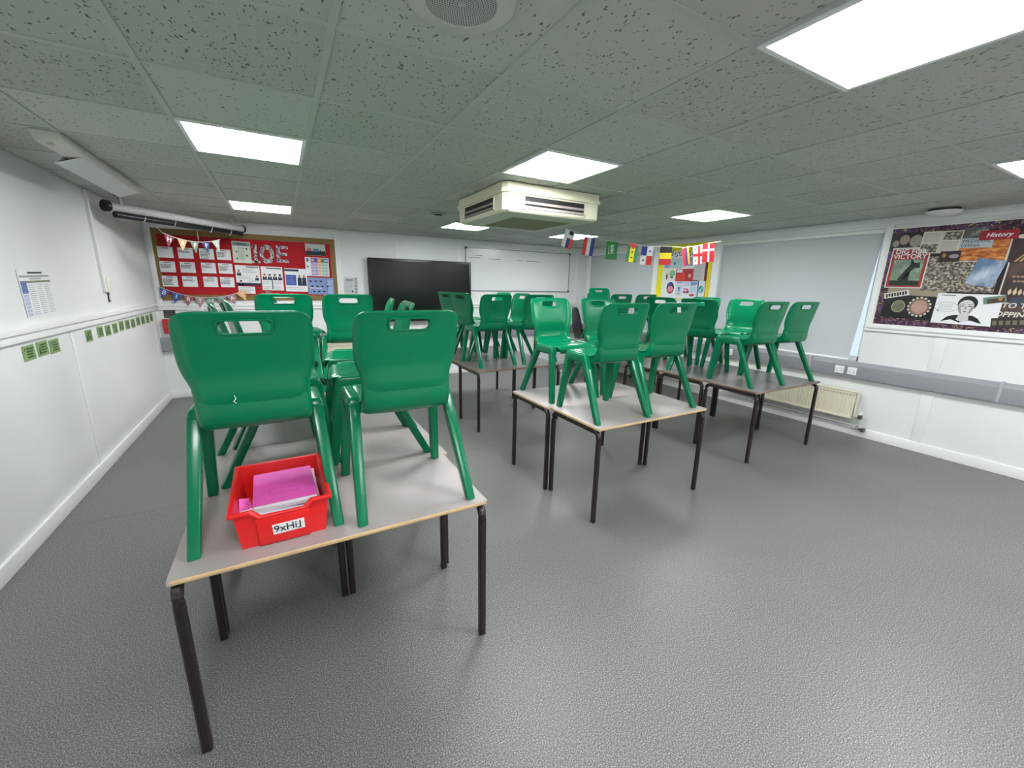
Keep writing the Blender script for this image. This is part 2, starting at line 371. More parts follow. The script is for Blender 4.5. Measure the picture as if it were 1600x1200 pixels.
table(1.79, 3.96, 1.10, .56, 'table before the whiteboard with front edge nearest', GD, 1)
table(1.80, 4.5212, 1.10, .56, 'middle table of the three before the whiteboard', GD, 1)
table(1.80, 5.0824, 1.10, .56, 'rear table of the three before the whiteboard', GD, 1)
table(-.29, 3.67, 1.10, .56, 'table before the red board, front one of its cluster', GE)
table(-.29, 4.2312, 1.10, .56, 'table before the red board, middle one of its cluster', GE)
table(-.29, 4.7924, 1.10, .56, 'table before the red board, rear one of its cluster', GE)
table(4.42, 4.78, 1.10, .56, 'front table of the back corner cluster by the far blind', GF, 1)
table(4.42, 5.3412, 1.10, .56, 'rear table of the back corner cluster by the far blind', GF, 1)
# ---------------------------------------------------------------- chairs
def make_chair():
    t = thing('school_chair', '', 'chair')
    P = [ # y, z, half width, edge offset (along normal), inner offset
        (.228, .392, .150, 0, 0), (.241, .410, .160, 0, 0), (.240, .434, .166, -.003, 0), (.222, .449, .174, -.008, 0), (.180, .454, .180, -.014, 0),
        (.08, .448, .182, -.012, 0), (-.01, .438, .182, -.004, .0), (-.075, .436, .181, .010, 0), (-.118, .452, .179, .024, 0),
        (-.144, .490, .177, .032, 0), (-.152, .530, .177, .034, 0), (-.150, .563, .178, .033, 0), (-.150, .600, .197, .030, 0), (-.158, .645, .203, .028, 0),
        (-.170, .700, .204, .026, 0), (-.178, .741, .203, .023, 0), (-.187, .780, .199, .017, 0), (-.195, .803, .186, .009, 0), (-.199, .813, .168, .005, 0)]
    T = [-1, -.94, -.84, -.36, -.12, .12, .36, .84, .94, 1]
    E_ = [1, .5, .06, 0, 0, 0, 0, .06, .5, 1]
    bm = bmesh.new(); G = []
    for i, (y, z, hw, eo, io) in enumerate(P):
        a = P[max(i-1, 0)]; b = P[min(i+1, len(P)-1)]; tv = Vector((0, b[0]-a[0], b[1]-a[1])).normalized()
        n = Vector((0, tv.z, -tv.y))            # towards occupant / up
        row = []
        for tt, e in zip(T, E_):
            o = Vector((tt*hw, y, z)) + n*eo*e
            if i >= 17: o.z -= .006*e
            row.append(bm.verts.new(o))
        G.append(row)
    for i in range(len(P)-1):
        for j in range(len(T)-1):
            if i == 15 and 3 <= j <= 5: continue
            bm.faces.new((G[i][j], G[i][j+1], G[i+1][j+1], G[i+1][j]))
    # hole between rows 14 and 15 : set crisp height
    me = bpy.data.meshes.new('shell'); bm.to_mesh(me); bm.free()
    o = bpy.data.objects.new('shell', me); C.objects.link(o)
    so = o.modifiers.new('s', 'SOLIDIFY'); so.thickness = .011; so.offset = 0; so.use_even_offset = True
    su = o.modifiers.new('u', 'SUBSURF'); su.levels = 2; su.render_levels = 2
    bpy.context.view_layer.update()
    whole = bpy.data.meshes.new_from_object(o.evaluated_get(bpy.context.evaluated_depsgraph_get()))
    bpy.data.objects.remove(o)
    vn = [tuple(v.normal) for v in whole.vertices]
    vc = [tuple(v.co) for v in whole.vertices]
    parts = {'seat': [], 'backrest': []}
    for p in whole.polygons:
        c = p.center; parts['backrest' if (c.z > .47 and c.y < 0) or (c.y < -.13) else 'seat'].append(tuple(p.vertices))
    for nm, fs in parts.items():
        used = sorted({i for f in fs for i in f}); mp = {v: k for k, v in enumerate(used)}
        me = bpy.data.meshes.new(nm); me.from_pydata([vc[i] for i in used], [], [tuple(mp[i] for i in f) for f in fs])
        me.materials.append(GREEN); me.polygons.foreach_set('use_smooth', [True]*len(fs))
        me.normals_split_custom_set_from_vertices([vn[i] for i in used])
        ob = bpy.data.objects.new(nm, me); C.objects.link(ob); ob.parent = t
        if nm == 'backrest': back = ob
        else: seat = ob
    # rim of the hand hole, on the rear face
    zc, yb = .7605, -.1905; pts = []
    for cx, cz, a0 in ((.067, .012, 0), (-.067, .012, 90), (-.067, -.012, 180), (.067, -.012, 270)):
        for k in range(4):
            a = math.radians(a0+30*k); zz = cz+.011*math.sin(a); pts.append((cx+.011*math.cos(a), yb-zz*.27, zc+zz))
    MB().tube(pts, .004, n=6, closed=True).build('handle_rim', GREEN, back, smooth=True)
    # rounded underside of the shell and side rails carrying the legs
    sec = [(-.1470, .525), (-.1497, .492), (-.1510, .466), (-.1475, .437), (-.131, .409), (-.09, .394), (.03, .394), (.05, .425), (-.07, .428), (-.110, .442), (-.134, .485), (-.141, .53)]
    MB().loft([[(x, y+(sh_ if y < -.085 else 0), z+up_) for y, z in sec] for x, sh_, up_ in ((-.177, .026, .006), (-.170, .012, .003), (-.155, .003, 0), (-.06, 0, -.003), (.06, 0, -.003), (.155, .003, 0), (.170, .012, .003), (.177, .026, .006))]).build('seat_underside', GREEN, seat, smooth=True)
    MB().loft([[(x, y, z) for y, z in ((.03, .40), (.215, .405), (.215, .435), (.03, .43))] for x in (-.155, .155)]).build('front_beam', GREEN, seat, .006)
    for sx in (-1, 1):
        sh = MB().loft([[(sx*x, y, z) for x, y in ((.168, a), (w, a), (w, b), (.168, b))] for z, w, a, b in ((.385, .224, -.040, .212), (.425, .224, -.036, .210), (.455, .217, -.020, .196))])
        sh.build('side_rail', GREEN, t, .013, seg=3)
        for sy_ in (-1, 1):
            y1 = (-.012, .182)[sy_ > 0]; y0 = (-.234, .248)[sy_ > 0]
            rings = []
            for k in range(5):
                f = k/4; z = .43*(1-f); x = .199+.026*f; y = y1+(y0-y1)*f; hx = .023-.004*f; hy = .026-.004*f
                rings.append([(sx*x-hx, y-hy, z), (sx*x+hx, y-hy*.8, z), (sx*x+hx, y+hy*.8, z), (sx*x-hx, y+hy, z)])
            MB().loft(rings).build('leg', GREEN, t, .0065)
    return t
CH0 = make_chair(); used = [False]
CG = 'green plastic chairs stacked up on the tables'
def chair(x, y, ang, label, z=TH, group='green chairs put up on the tables'):
    o = CH0 if not used[0] else copy_tree(CH0); used[0] = True
    o.location = (x, y, z); o.rotation_euler = (0, 0, -math.radians(ang)); o['label'] = label; o['category'] = 'chair'; o['group'] = group; return o
chair(-.110, 1.790, 0, 'large near green chair seen from behind, standing over the red tray')
chair(.420, 1.740, 0, 'large near green chair seen from behind, right of the red tray')
chair(-.095, 2.345, 82, 'sideways green chair hidden behind the left near chair, nearer one')
chair(-.10, 2.85, 80, 'sideways green chair hidden behind the left near chair, farther one')
chair(.43, 2.33, -84, 'sideways green chair behind the right near chair, nearer one with seat showing')
chair(.455, 2.83, -80, 'sideways green chair behind the right near chair, farther one')
chair(.025, 3.93, 0, 'green chair back before the red board, above the left near chair')
chair(.500, 3.92, 0, 'green chair back before the poster, between the two near chairs')
chair(.10, 4.53, 84, 'sideways green chair in the cluster before the red board')
chair(2.038, 2.235, 3, 'green chair seen from behind at front left of the centre cluster')
chair(2.565, 2.26, 4, 'green chair seen from behind at front right of the centre cluster')
chair(2.045, 2.83, 181, 'bright green chair facing the camera at left rear of the centre cluster')
chair(2.60, 2.85, 182, 'green chair facing the camera at right rear of the centre cluster')
chair(4.085, 2.40, 6, 'green chair seen from behind at front left of the window side cluster')
chair(4.575, 2.37, 7, 'green chair seen from behind at the far right of the window side cluster')
chair(4.10, 2.98, 78, 'dark looking green chair with two light glints on its back')
chair(4.63, 2.93, -98, 'bright green chair facing left before the large grey blind')
chair(4.10, 3.48, 82, 'green chair with yellow seen through its hand hole, in third row')
chair(4.62, 3.47, -96, 'bright green chair top behind the back with two glints')
chair(2.115, 4.35, -3, 'green chair seen from behind at front left before the whiteboard')
chair(2.690, 4.34, 0, 'green chair seen from behind at front right before the whiteboard')
chair(2.12, 4.87, 76, 'sideways green chair before the right edge of the screen')
chair(2.12, 5.37, 76, 'farther sideways green chair before the black screen')
chair(2.66, 4.84, -92, 'green chair facing left before the whiteboard, nearer one')
chair(2.66, 5.36, -92, 'green chair top facing left before the whiteboard, farther one')
chair(4.72, 5.08, 7, 'green chair back below the far grey blind, left one')
chair(5.24, 5.06, 7, 'green chair back below the far grey blind, right one')
chair(4.93, 5.64, -168, 'lower green chair of the stacked pair in the back corner', group='stacked green chairs')
chair(4.915, 5.58, -168, 'upper green chair of the stacked pair in the back corner', TH+.085, group='stacked green chairs')
bk_ = [c for c in CH0.children if c.name.startswith('backrest')][0]
MB().tube([(-.056, -.1605, .500), (-.062, -.1605, .508), (-.055, -.1605, .517), (-.059, -.160, .528)], .0016, n=5).build('scuff_mark', PAPER, bk_)['label'] = 'small white scuff'
t = thing('cable_coil', 'small white cable loop hanging at the table edge before the whiteboard', 'cable', (2.90, 3.95, .60), 0)
MB().tube([(.03*math.cos(k*PI/5), .004*k, -.02+.04*math.sin(k*PI/5)) for k in range(15)], .004, PAPER, n=6).build('loop', None, t, smooth=True)
# ---------------------------------------------------------------- red tray and exercise books
t = thing('storage_tray', 'red plastic tray of exercise books with handwritten white label on the near table', 'tray', (-.069, 1.722, TH), .02)
bmz = MB(); hx0, hy0, hx1, hy1, H = .133, .185, .148, .205, .150
def rr(hx, hy, z, dip=0):
    p = []
    for x, y in ((-hx, -hy), (-.62*hx, -hy), (-.45*hx, -hy), (.45*hx, -hy), (.62*hx, -hy), (hx, -hy), (hx, hy), (-hx, hy)):
        p.append((x, y, z-(dip if abs(x) < .5*hx and y < 0 else 0)))
    return p
bmz.loft([rr(hx0, hy0, 0), rr(hx1, hy1, H, .026), rr(hx1-.004, hy1-.004, H, .026), rr(hx0-.004, hy0-.004, .005)])
bmz.build('tray_body', RED, t)
m = MB(); o_ = [rr(hx1+.012, hy1+.012, H-.012, .026), rr(hx1+.013, hy1+.013, H+.001, .026), rr(hx1+.004, hy1+.004, H+.004, .026), rr(hx1-.004, hy1-.004, H, .026), rr(hx1-.002, hy1-.002, H-.012, .026)]
m.loft(o_+[o_[0]], None, False).build('rim', RED, t, .002)
m = MB(); m.loft([[(-.080, -hy0-.014, .003), (.080, -hy0-.014, .003), (.080, -hy0+.004, .003), (-.080, -hy0+.004, .003)], [(-.084, -hy1-.013, H-.034), (.084, -hy1-.013, H-.034), (.084, -hy1+.004, H-.034), (-.084, -hy1+.004, H-.034)]])
m.build('front_panel', RED, t, .004)
ta = math.atan2(.019, .113)
lb = MB().box(-.050, .050, -.0012, 0, -.021, .021).build('name_label', PAPER, t); lb.location = (.014, -.2003-.019*(.060/.113), .063); lb.rotation_euler = (ta, math.radians(-1), 0)
o = text_obj('9xHi1', .041, BLACK, lb, -.001, 0, -.0020, 'lettering', .0003, bold=.0002, sx=.92)
MB().box(.0255, .0385, -.0023, -.0017, -.0155, -.0130).build('lettering', BLACK, lb)
PINK = mat('pink_cover', (226, 88, 178), .55, noise=.05, nscale=40); PINKD = mat('pink_print', (196, 66, 152), .6)
zz = TH+.012
NB = 10
for k in range(NB):
    hz = .011 if k < NB-1 else .012; ox, oy, an = random.uniform(-.008, .008), random.uniform(-.01, .01), random.uniform(-.05, .05)
    if k == NB-1: ox, oy, an = -.004, 0, .03
    bk = thing('exercise_book', ('pink exercise book lying on top of the books in the red tray' if k == NB-1 else 'x'), 'book', (-.052+ox, 1.728+oy, zz), an, 'exercise books in the red tray')
    if k < NB-1: bk['label'] = '%s book down under the pink top one in the red tray' % ('ninth', 'eighth', 'seventh', 'sixth', 'fifth', 'fourth', 'third', 'second', 'first')[k]
    MB().box(-.103, .103, -.139, .139, .001, hz-.001).build('pages', PAPER, bk)
    MB().box(-.106, .104, -.142, .142, hz-.001, hz).build('cover', PINK if k == NB-1 else mat('white_cover', (214, 210, 222), .6), bk)
    if k == NB-1:
        MB().box(-.055, .045, -.070, -.067, hz, hz+.0006).box(-.055, .045, -.030, -.028, hz, hz+.0006).box(-.055, -.053, -.070, -.03, hz, hz+.0006).box(.043, .045, -.070, -.03, hz, hz+.0006).build('printed_box', PINKD, bk)
    zz += hz+.0005
bk = thing('paper_scrap', 'crumpled pink and white paper at the left end of the red tray', 'paper', (-.178, 1.64, TH+.03), .3)
m = MB()
for k in range(6):
    a = k*1.1; m.loft([[(-.018+.01*math.sin(a), -.05+.012*k, .012*k), (.016, -.05+.012*k, .01*k+.01), (.018, -.02+.013*k, .01*k+.03), (-.015, -.02+.012*k, .01*k+.035+.01*math.cos(a))], [(-.018+.01*math.sin(a), -.048+.012*k, .012*k+.003), (.016, -.048+.012*k, .01*k+.013), (.018, -.018+.013*k, .01*k+.033), (-.015, -.018+.012*k, .01*k+.038+.01*math.cos(a))]], PINK if k % 2 else PAPER)
m.build('crumpled_sheet', None, bk)
# ---------------------------------------------------------------- ceiling mounted things
CREAM = mat('cream_plastic', (226, 221, 196), .45); CREAMD = mat('cream_shaded', (188, 186, 160), .6)
t = thing('air_conditioner', 'cream ceiling cassette air conditioner with side louvres', 'air conditioner', (2.03, 3.43, CZ), 0)
a, b = .475, .475
def oc(h, z, c=.035): return [(-h+c, -h, z), (h-c, -h, z), (h, -h+c, z), (h, h-c, z), (h-c, h, z), (-h+c, h, z), (-h, h-c, z), (-h, -h+c, z)]
MB().loft([oc(.475, -.002), oc(.475, -.05), oc(.485, -.052), oc(.485, -.075), oc(.470, -.078), oc(.470, -.20), oc(.455, -.212)]).build('casing', CREAM, t, smooth=False)
MB().loft([oc(.440, -.21), oc(.41, -.222)]).build('bottom_panel', mat('ac_bottom', (196, 199, 178), .5), t)
m = MB()
for k in range(22): m.box(-.27, .27, -.27+k*.025, -.27+k*.025+.012, -.229, -.222)
m.box(-.285, .285, -.285, .285, -.225, -.221).build('intake_grille', mat('grille_olive', (140, 143, 112), .6), t)
DARK = mat('louvre_dark', (28, 28, 26), .7); SLAT = mat('louvre_slat', (150, 141, 134), .4)
for q in range(4):
    e = bpy.data.objects.new('outlet', MB().box(-.295, .295, -.4725, -.466, -.190, -.082).build('x', DARK).data)
    x_ = [o for o in C.objects if o.name.startswith('x') and o.data is e.data][0]; bpy.data.objects.remove(x_)
    C.objects.link(e); e.data.name = 'outlet'; e.parent = t; e.rotation_euler = (0, 0, q*PI/2)
    MB().box(-.305, -.292, -.478, -.468, -.192, -.084).box(.292, .305, -.478, -.468, -.192, -.084).box(-.305, .305, -.478, -.468, -.192, -.184).box(-.305, .305, -.478, -.468, -.09, -.084).build('outlet_frame', CREAM, e)
    for z in (-.146, -.180):
        MB().loft([[(sx_*.29, -.484, z), (sx_*.29, -.476, z+.020), (sx_*.29, -.472, z+.020), (sx_*.29, -.474, z)] for sx_ in (-1, 1)]).build('louvre_blade', SLAT, e)
t = thing('ceiling_speaker', 'round white ceiling speaker with dotted grille at top of the photo', 'speaker', (.522, 1.262, CZ), 0)
def ringz(r, z, n=48): return [(r*math.cos(2*PI*k/n), r*math.sin(2*PI*k/n), z) for k in range(n)]
MB().loft([ringz(.152, 0), ringz(.152, -.004), ringz(.146, -.009), ringz(.10, -.011), ringz(.098, -.008)], None, True).build('rim', mat('speaker_rim', (196, 198, 192), .5), t, smooth=True)
MB().loft([ringz(.0975, -.006), ringz(.0975, -.0105)]).build('grille', mat('speaker_grille', (188, 190, 184), .5), t)
m = MB()
for i in range(1, 14):
    r = .0068*i+.006; n = int(2*PI*r/.0074)
    for k in range(n):
        a = 2*PI*k/n; x, y = r*math.cos(a), r*math.sin(a)
        m.add([(x+.0021*math.cos(PI/3*j), y+.0021*math.sin(PI/3*j), -.0108) for j in range(6)], [(5, 4, 3, 2, 1, 0)])
m.flat = True; o = m.build('grille_hole', mat('hole_dark', (34, 36, 34), .9), t); o['kind'] = 'stuff'
def dome(name, label, cat, x, y, r, h, mm=TRIM):
    m = MB(); m.loft([ringz(r*math.cos(a), -h*math.sin(a), 20) for a in (0, .3, .6, .9, 1.2, 1.5)])
    o = m.build(name, mm, None, smooth=True); o.location = (x, y, CZ); return props(o, label, cat)
dome('smoke_detector', 'small round white detector on the ceiling left of the air conditioner', 'detector', 1.72, 4.20, .05, .045)
t = thing('ceiling_vent', 'small round grey vent in the ceiling before the screen', 'vent', (1.648, 4.71, CZ), 0)
MB().loft([ringz(.085, 0, 24), ringz(.08, -.01, 24), ringz(.05, -.012, 24)]).build('vent_ring', mat('vent_grey', (150, 152, 148), .5), t)
MB().loft([ringz(.048, -.01, 24), ringz(.04, -.016, 24)]).build('vent_disc', DARK, t)
t = thing('access_point', 'round white box at ceiling edge above the history board', 'access point', (5.47, 1.62, CZ), 0)
MB().loft([ringz(.11, 0, 24), ringz(.11, -.02, 24)]).build('shadow_disc', mat('shadow_dark', (60, 60, 58), .7), t)  # dark disc stands in for the shadow above the white cover
m = MB(); m.loft([ringz(.125*math.cos(a), -.02-.045*math.sin(a), 24) for a in (0, .3, .6, .9, 1.2, 1.5)]); m.build('cover', TRIM, t, smooth=True)
# old fluorescent batten
t = thing('fluorescent_batten', 'unlit white batten light with tilted clear diffuser at left of the ceiling', 'light', (-1.03, 4.16, CZ), 0)
MB().loft([[(-.062, y, 0), (.062, y, 0), (.056, y, -.05), (-.045, y, -.058)] for y in (-.77, .77)]).build('housing', mat('batten_white', (205, 205, 196), .5), t, .004)
DIFF = mat('diffuser_plastic', (212, 218, 214), .35)
MB().loft([[(-.05, y, -.052), (-.088, y, -.098), (-.083, y, -.103), (-.030, y, -.082), (.045, y, -.052), (.038, y, -.050), (-.031, y, -.076), (-.080, y, -.094), (-.045, y, -.050)] for y in (-.42, .77)]).build('diffuser', DIFF, t)
MB().disc(-.0, -.045, -.74, -.70, .018, None, 12).build('lamp_holder', mat('holder', (180, 176, 160), .5), t)
# projector screen tube hung under the ceiling
A_, B_ = Vector((-1.33, 5.44, 2.262)), Vector((-.35, 6.69, 2.262)); L = (B_-A_).length
t = thing('projector_screen', 'rolled up white projector screen with black bar hanging in the left corner', 'screen', A_, math.atan2(B_.y-A_.y, B_.x-A_.x))
def cylx(x0, x1, r, y, z, n=20): return [[(x, y+r*math.cos(2*PI*k/n), z+r*math.sin(2*PI*k/n)) for k in range(n)] for x in (x0, x1)]
MB().loft(cylx(.0, L, .04, 0, 0)).build('case', mat('screen_case', (196, 196, 192), .45), t, smooth=True)
MB().loft(cylx(-.03, .004, .052, 0, 0)).build('end_cap', BLACK, t, smooth=True)
MB().loft(cylx(L-.004, L+.02, .046, 0, 0)).build('end_cap', BLACK, t, smooth=True)
MB().loft(cylx(.05, L-.02, .028, 0, -.068)).build('weight_bar', BLACK, t, smooth=True)
for x in (.12, L-.16):
    MB().box(x-.03, x+.03, -.03, .03, .10, .117).box(x-.012, x+.012, -.012, .012, .03, .10).build('ceiling_bracket', mat('bracket', (190, 190, 185), .4), t)
CORD = mat('white_cord', (222, 222, 218), .7)
for x in (.30, .62, 1.08, 1.36):
    MB().tube([(x, -.046, .02), (x, -.05, -.06), (x, -.02, -.105), (x, .04, -.07), (x, .046, .0), (x, .02, .046), (x, -.03, .044)], .0035, n=5, closed=True).build('cord_tie', CORD, t, smooth=True)
# ---------------------------------------------------------------- bunting with letters
PC = {'plum': (120, 52, 62), 'tan': (206, 166, 112), 'sage': (112, 128, 108), 'navy': (52, 72, 118), 'silver': (206, 214, 206), 'blue': (72, 92, 150), 'blue2': (52, 82, 150), 'rose': (150, 88, 92), 'mauve': (168, 128, 134), 'grey': (140, 140, 148), 'gold': (226, 172, 98)}
def bunting(name, label, p0, p1, sag, items, w, h):
    p0, p1 = Vector(p0), Vector(p1); d = p1-p0; L = math.hypot(d.x, d.y); t = thing(name, label, 'bunting', p0, math.atan2(d.y, d.x))
    def pt(s): return Vector((L*s, 0, d.z*s-4*sag*s*(1-s)))
    MB().tube([pt(k/16) for k in range(17)], .003, n=5).build('string', CORD, t, smooth=True)
    n = len(items)
    for i, (ch, col) in enumerate(items):
        s = (i+.5)/n; c = pt(s); q = (pt(s+.01)-pt(s-.01)); an = math.atan2(q.z, q.x)
        m = MB(); ca, sa = math.cos(an), math.sin(an)
        def tr(x, z): return (c.x+x*ca-z*sa, c.z+x*sa+z*ca)
        P_ = [tr(-w/2, 0), tr(0, -h), tr(w/2, 0)]
        m.loft([[(x, y, z) for x, z in P_] for y in (-.0015, .0015)])
        pn = m.build('pennant', mat('pennant_'+col, PC[col], .35 if col == 'silver' else .6), t)
        if ch:
            x, z = tr(0, -h*.34); text_obj(ch, w*.62, PAPER, pn, x, z, -.0035, tilt=-an, bold=.001)
    return t
b1 = bunting('letter_bunting', 'upper string of bunting spelling HAPPY before the red board', (-1.03, 5.84, 2.085), (-.575, 6.40, 2.095), .06,
        [('H', 'plum'), ('A', 'tan'), ('P', 'sage'), ('P', 'navy'), ('Y', 'silver')], .115, .13)
MB().tube([(.0, 0, 0), (-.05, 0, .05), (-.06, 0, .10)], .002, n=4).build('hanging_cord', CORD, b1)
MB().tube([(.42, 0, -.04), (.415, 0, .12)], .002, n=4).build('hanging_cord', CORD, b1)
bunting('letter_bunting', 'lower string of bunting spelling BIRTHDAY hanging under the red board', (-1.36, 7.0, 1.505), (-.42, 7.0, 1.48), .125,
        [('B', 'blue'), ('I', 'blue2'), ('R', 'rose'), ('T', 'mauve'), ('H', 'sage'), ('D', 'grey'), ('A', 'mauve'), ('Y', 'gold')], .125, .14)
# ---------------------------------------------------------------- garland of small flags
def flag_garland():
    P = [((2.925, 3.942), .615), ((3.097, 3.81), .541), ((3.295, 3.658), .501), ((3.477, 3.518), .475), ((3.599, 3.424), .448), ((3.755, 3.304), .45), ((3.911, 3.184), .440), ((4.023, 3.098), .462), ((4.098, 3.04), .485)]
    a = Vector((2.62, 4.18, 2.30)); t = thing('flag_garland', 'string of small national flags hanging from the air conditioner', 'flags', a, math.atan2(3.04-4.18, 4.098-2.62))
    ux = Vector((math.cos(t.rotation_euler.z), math.sin(t.rotation_euler.z)))
    def loc(xy, z): return ((Vector(xy)-a.xy).dot(ux), z+1.61-a.z)
    L_ = [loc(xy, z) for xy, z in P]
    MB().tube([(0, 0, .04)]+[(x, 0, z) for x, z in L_]+[(L_[-1][0]+.12, 0, L_[-1][1]+.02)], .0022, n=5).build('string', CORD, t)
    col = lambda n, c: mat('flag_'+n, c, .6)
    w_, b_, r_, g_, y_, k_ = col('white', (226, 226, 226)), col('blue', (38, 62, 140)), col('red', (206, 44, 48)), col('green', (34, 128, 62)), col('yellow', (238, 216, 30)), col('black', (34, 36, 38))
    db, dr, og = col('deep_blue', (34, 40, 92)), col('deep_red', (178, 26, 40)), col('orange', (206, 118, 44))
    W, H = .125, .195
    def star(m, x, z, r, mm, y): m.poly([(x+(r if k % 2 == 0 else r*.4)*math.sin(PI*k/5), z+(r if k % 2 == 0 else r*.4)*math.cos(PI*k/5)) for k in range(10)], y, mm)
    def design(i, m, y):
        R = lambda u0, u1, v0, v1, mm, yy=y: m.rect(-W/2+u0*W, -W/2+u1*W, -H*v1, -H*v0, yy, mm)
        e = -.0006
        if i == 0:
            R(0, .36, 0, 1, w_); R(.36, .68, 0, 1, b_); R(.68, 1, 0, 1, col('bright_red', (226, 66, 48))); R(0, 1, 0, .45, w_, y+e); R(.45, .85, .02, .25, k_, y+2*e)
        elif i == 1: R(0, .34, 0, 1, r_); R(.34, .66, 0, 1, w_); R(.66, 1, 0, 1, b_)
        elif i == 2:
            R(0, 1, 0, 1, g_)
            for k in range(7): R(.38+.05*(k % 2), .68-.03*(k % 3), .2+.07*k, .245+.07*k, w_, y+e)
            R(.22, .27, .25, .72, w_, y+e)
        elif i == 3:
            R(0, 1, 0, 1, g_); R(.28, .72, 0, 1, y_, y+e); m.poly([(-W*.5, 0), (0, -H*.3), (W*.5, 0)], y+2*e, r_)
            star(m, 0, -H*.45, .016, k_, y+3*e); star(m, 0, -H*.75, .016, k_, y+3*e)
        elif i == 4: R(0, .5, 0, .5, b_); R(.5, 1, 0, .5, w_); R(0, .5, .5, 1, w_); R(.5, 1, .5, 1, r_); star(m, W*.25, -H*.25, .018, k_, y+e); star(m, -W*.25, -H*.75, .018, k_, y+e)
        elif i == 5: R(0, 1, 0, .34, k_); R(0, 1, .34, .67, y_); R(0, 1, .67, 1, r_)
        elif i == 6: R(0, .36, 0, 1, dr); R(.36, .72, 0, 1, db); R(.72, 1, 0, 1, og)
        elif i == 7:
            R(0, 1, 0, 1, w_); R(.4, .6, 0, 1, r_, y+e); R(0, 1, .42, .58, r_, y+e)
            for cx, cz in ((.2, .21), (.8, .21), (.2, .79), (.8, .79)): R(cx-.1, cx+.1, cz-.02, cz+.02, r_, y+e); R(cx-.03, cx+.03, cz-.06, cz+.06, r_, y+e)
        else: R(0, 1, 0, 1, dr); R(.44, .58, 0, 1, w_, y+e); R(0, 1, .3, .4, w_, y+e)
    tilt = [.28, .12, .02, .1, .05, 0, -.34, -.12, -.1]
    for i, (x, z) in enumerate(L_):
        m = MB(); m.box(-W/2, W/2, -.001, .001, -H, 0, w_)
        fo = m.build('flag', None, t); fo.location = (x, 0, z); fo.rotation_euler = (0, tilt[i], (.5, .2, .1, .3, 0, 0, .75, .1, .1)[i])
        m = flatmb(); design(i, m, -.0016); m.build('flag_print', None, fo)
        m = flatmb(); design(i, m, .0016); m.build('flag_print', None, fo)
flag_garland()
# ---------------------------------------------------------------- wall things
def mount(wall, a, z):                # a: coordinate along wall (x for back, y for side walls); returns loc, rotz
    return {'back': ((a, BW, z), 0), 'right': ((RW, a, z), -PI/2), 'left': ((LW, a, z), PI/2)}[wall]
def sheet(name, label, cat, wall, a, z, w, h, col=PAPER, off=.004, tilt=0, group=None, th=.0012, curl=0):
    (x, y, zz), rz = mount(wall, a, z)
    m = MB(); m.box(-w/2, w/2, -off-th, -off, -h/2, h/2)
    o = m.build(name, col); o.location = (x, y, zz); o.rotation_euler = (0, tilt, rz)
    props(o, label, cat, group); o['y0'] = -off-th; return o
def pr(o, fn, name='print'):
    m = flatmb(); fn(m, o['y0']-.0005); return m.build(name, None, o)
rnd = random.Random(3)
def lines(m, x0, x1, z0, z1, n, y, mm=INK, fill=.75, thick=.45, ragged=.5):
    s = (z1-z0)/n
    for k in range(n):
        x = x0; end = x0+(x1-x0)*(1-ragged*rnd.random()*.6)
        while x < end-.004:
            wl_ = min(rnd.uniform(.008, .03)*max((x1-x0)/.15, .5), end-x); m.rect(x, x+wl_*fill, z1-s*(k+.5+thick/2), z1-s*(k+.5-thick/2), y, mm); x += wl_
def fin(o):
    if 'y0' in o: del o['y0']
    return o
M_ = lambda n, c, r=.6: mat('c_'+n, c, r)
# --- red display board
t = thing('display_board', 'red display board with tan scalloped border on the back wall', 'board', (-.29, BW, 1.78), 0)
bx0, bx1, bz0, bz1 = -1.09, 1.09, -.445, .455
MB().box(bx0, bx1, -.018, 0, bz0, bz1).build('backing', mat('red_felt', (168, 14, 26), .85, noise=.04), t)
def scallop(x0, x1, z0, z1, w, y, step, mm, parent, name='border'):
    # frame strip whose inner edge is wavy
    for side in range(4):
        m = MB(); hor = side < 2; L = (x1-x0) if hor else (z1-z0); n = max(6, int(L/step)*4); P_ = []
        for k in range(n+1):
            u = L*k/n; d = w*(.86+.14*abs(math.sin(PI*u/step)))
            P_.append((u, d))
        def tr(u, d):
            return ((x0+u, z1-d), (x0+u, z0+d), (x0+d, z0+u), (x1-d, z0+u))[side]
        out = [tr(0, 0), tr(L, 0)]; inn = [tr(u, d) for u, d in P_[::-1]]
        v = [(p[0], yy, p[1]) for yy in (y-.002-.0004*side, y) for p in out+inn]; N = len(out+inn)
        m.add(v, [tuple(range(N)), tuple(range(2*N-1, N-1, -1))]+[(i, (i+1) % N, N+(i+1) % N, N+i) for i in range(N)])
        m.build(name, mm, parent)
TAN = mat('tan_border', (128, 100, 52), .6, noise=.1, nscale=12)
scallop(bx0, bx1, bz0, bz1, .075, -.0185, .05, TAN, t)
MON = [('January', 3, 0), ('February', 2, 1), ('March', 6, 1), ('April', 4, 1), ('May', 3, 1), ('June', 3, 1), ('July', 2, 1), ('August', 4, 1), ('September', 5, 1), ('October', 2, 1), ('November', 2, 1), ('December', 4, 1)]
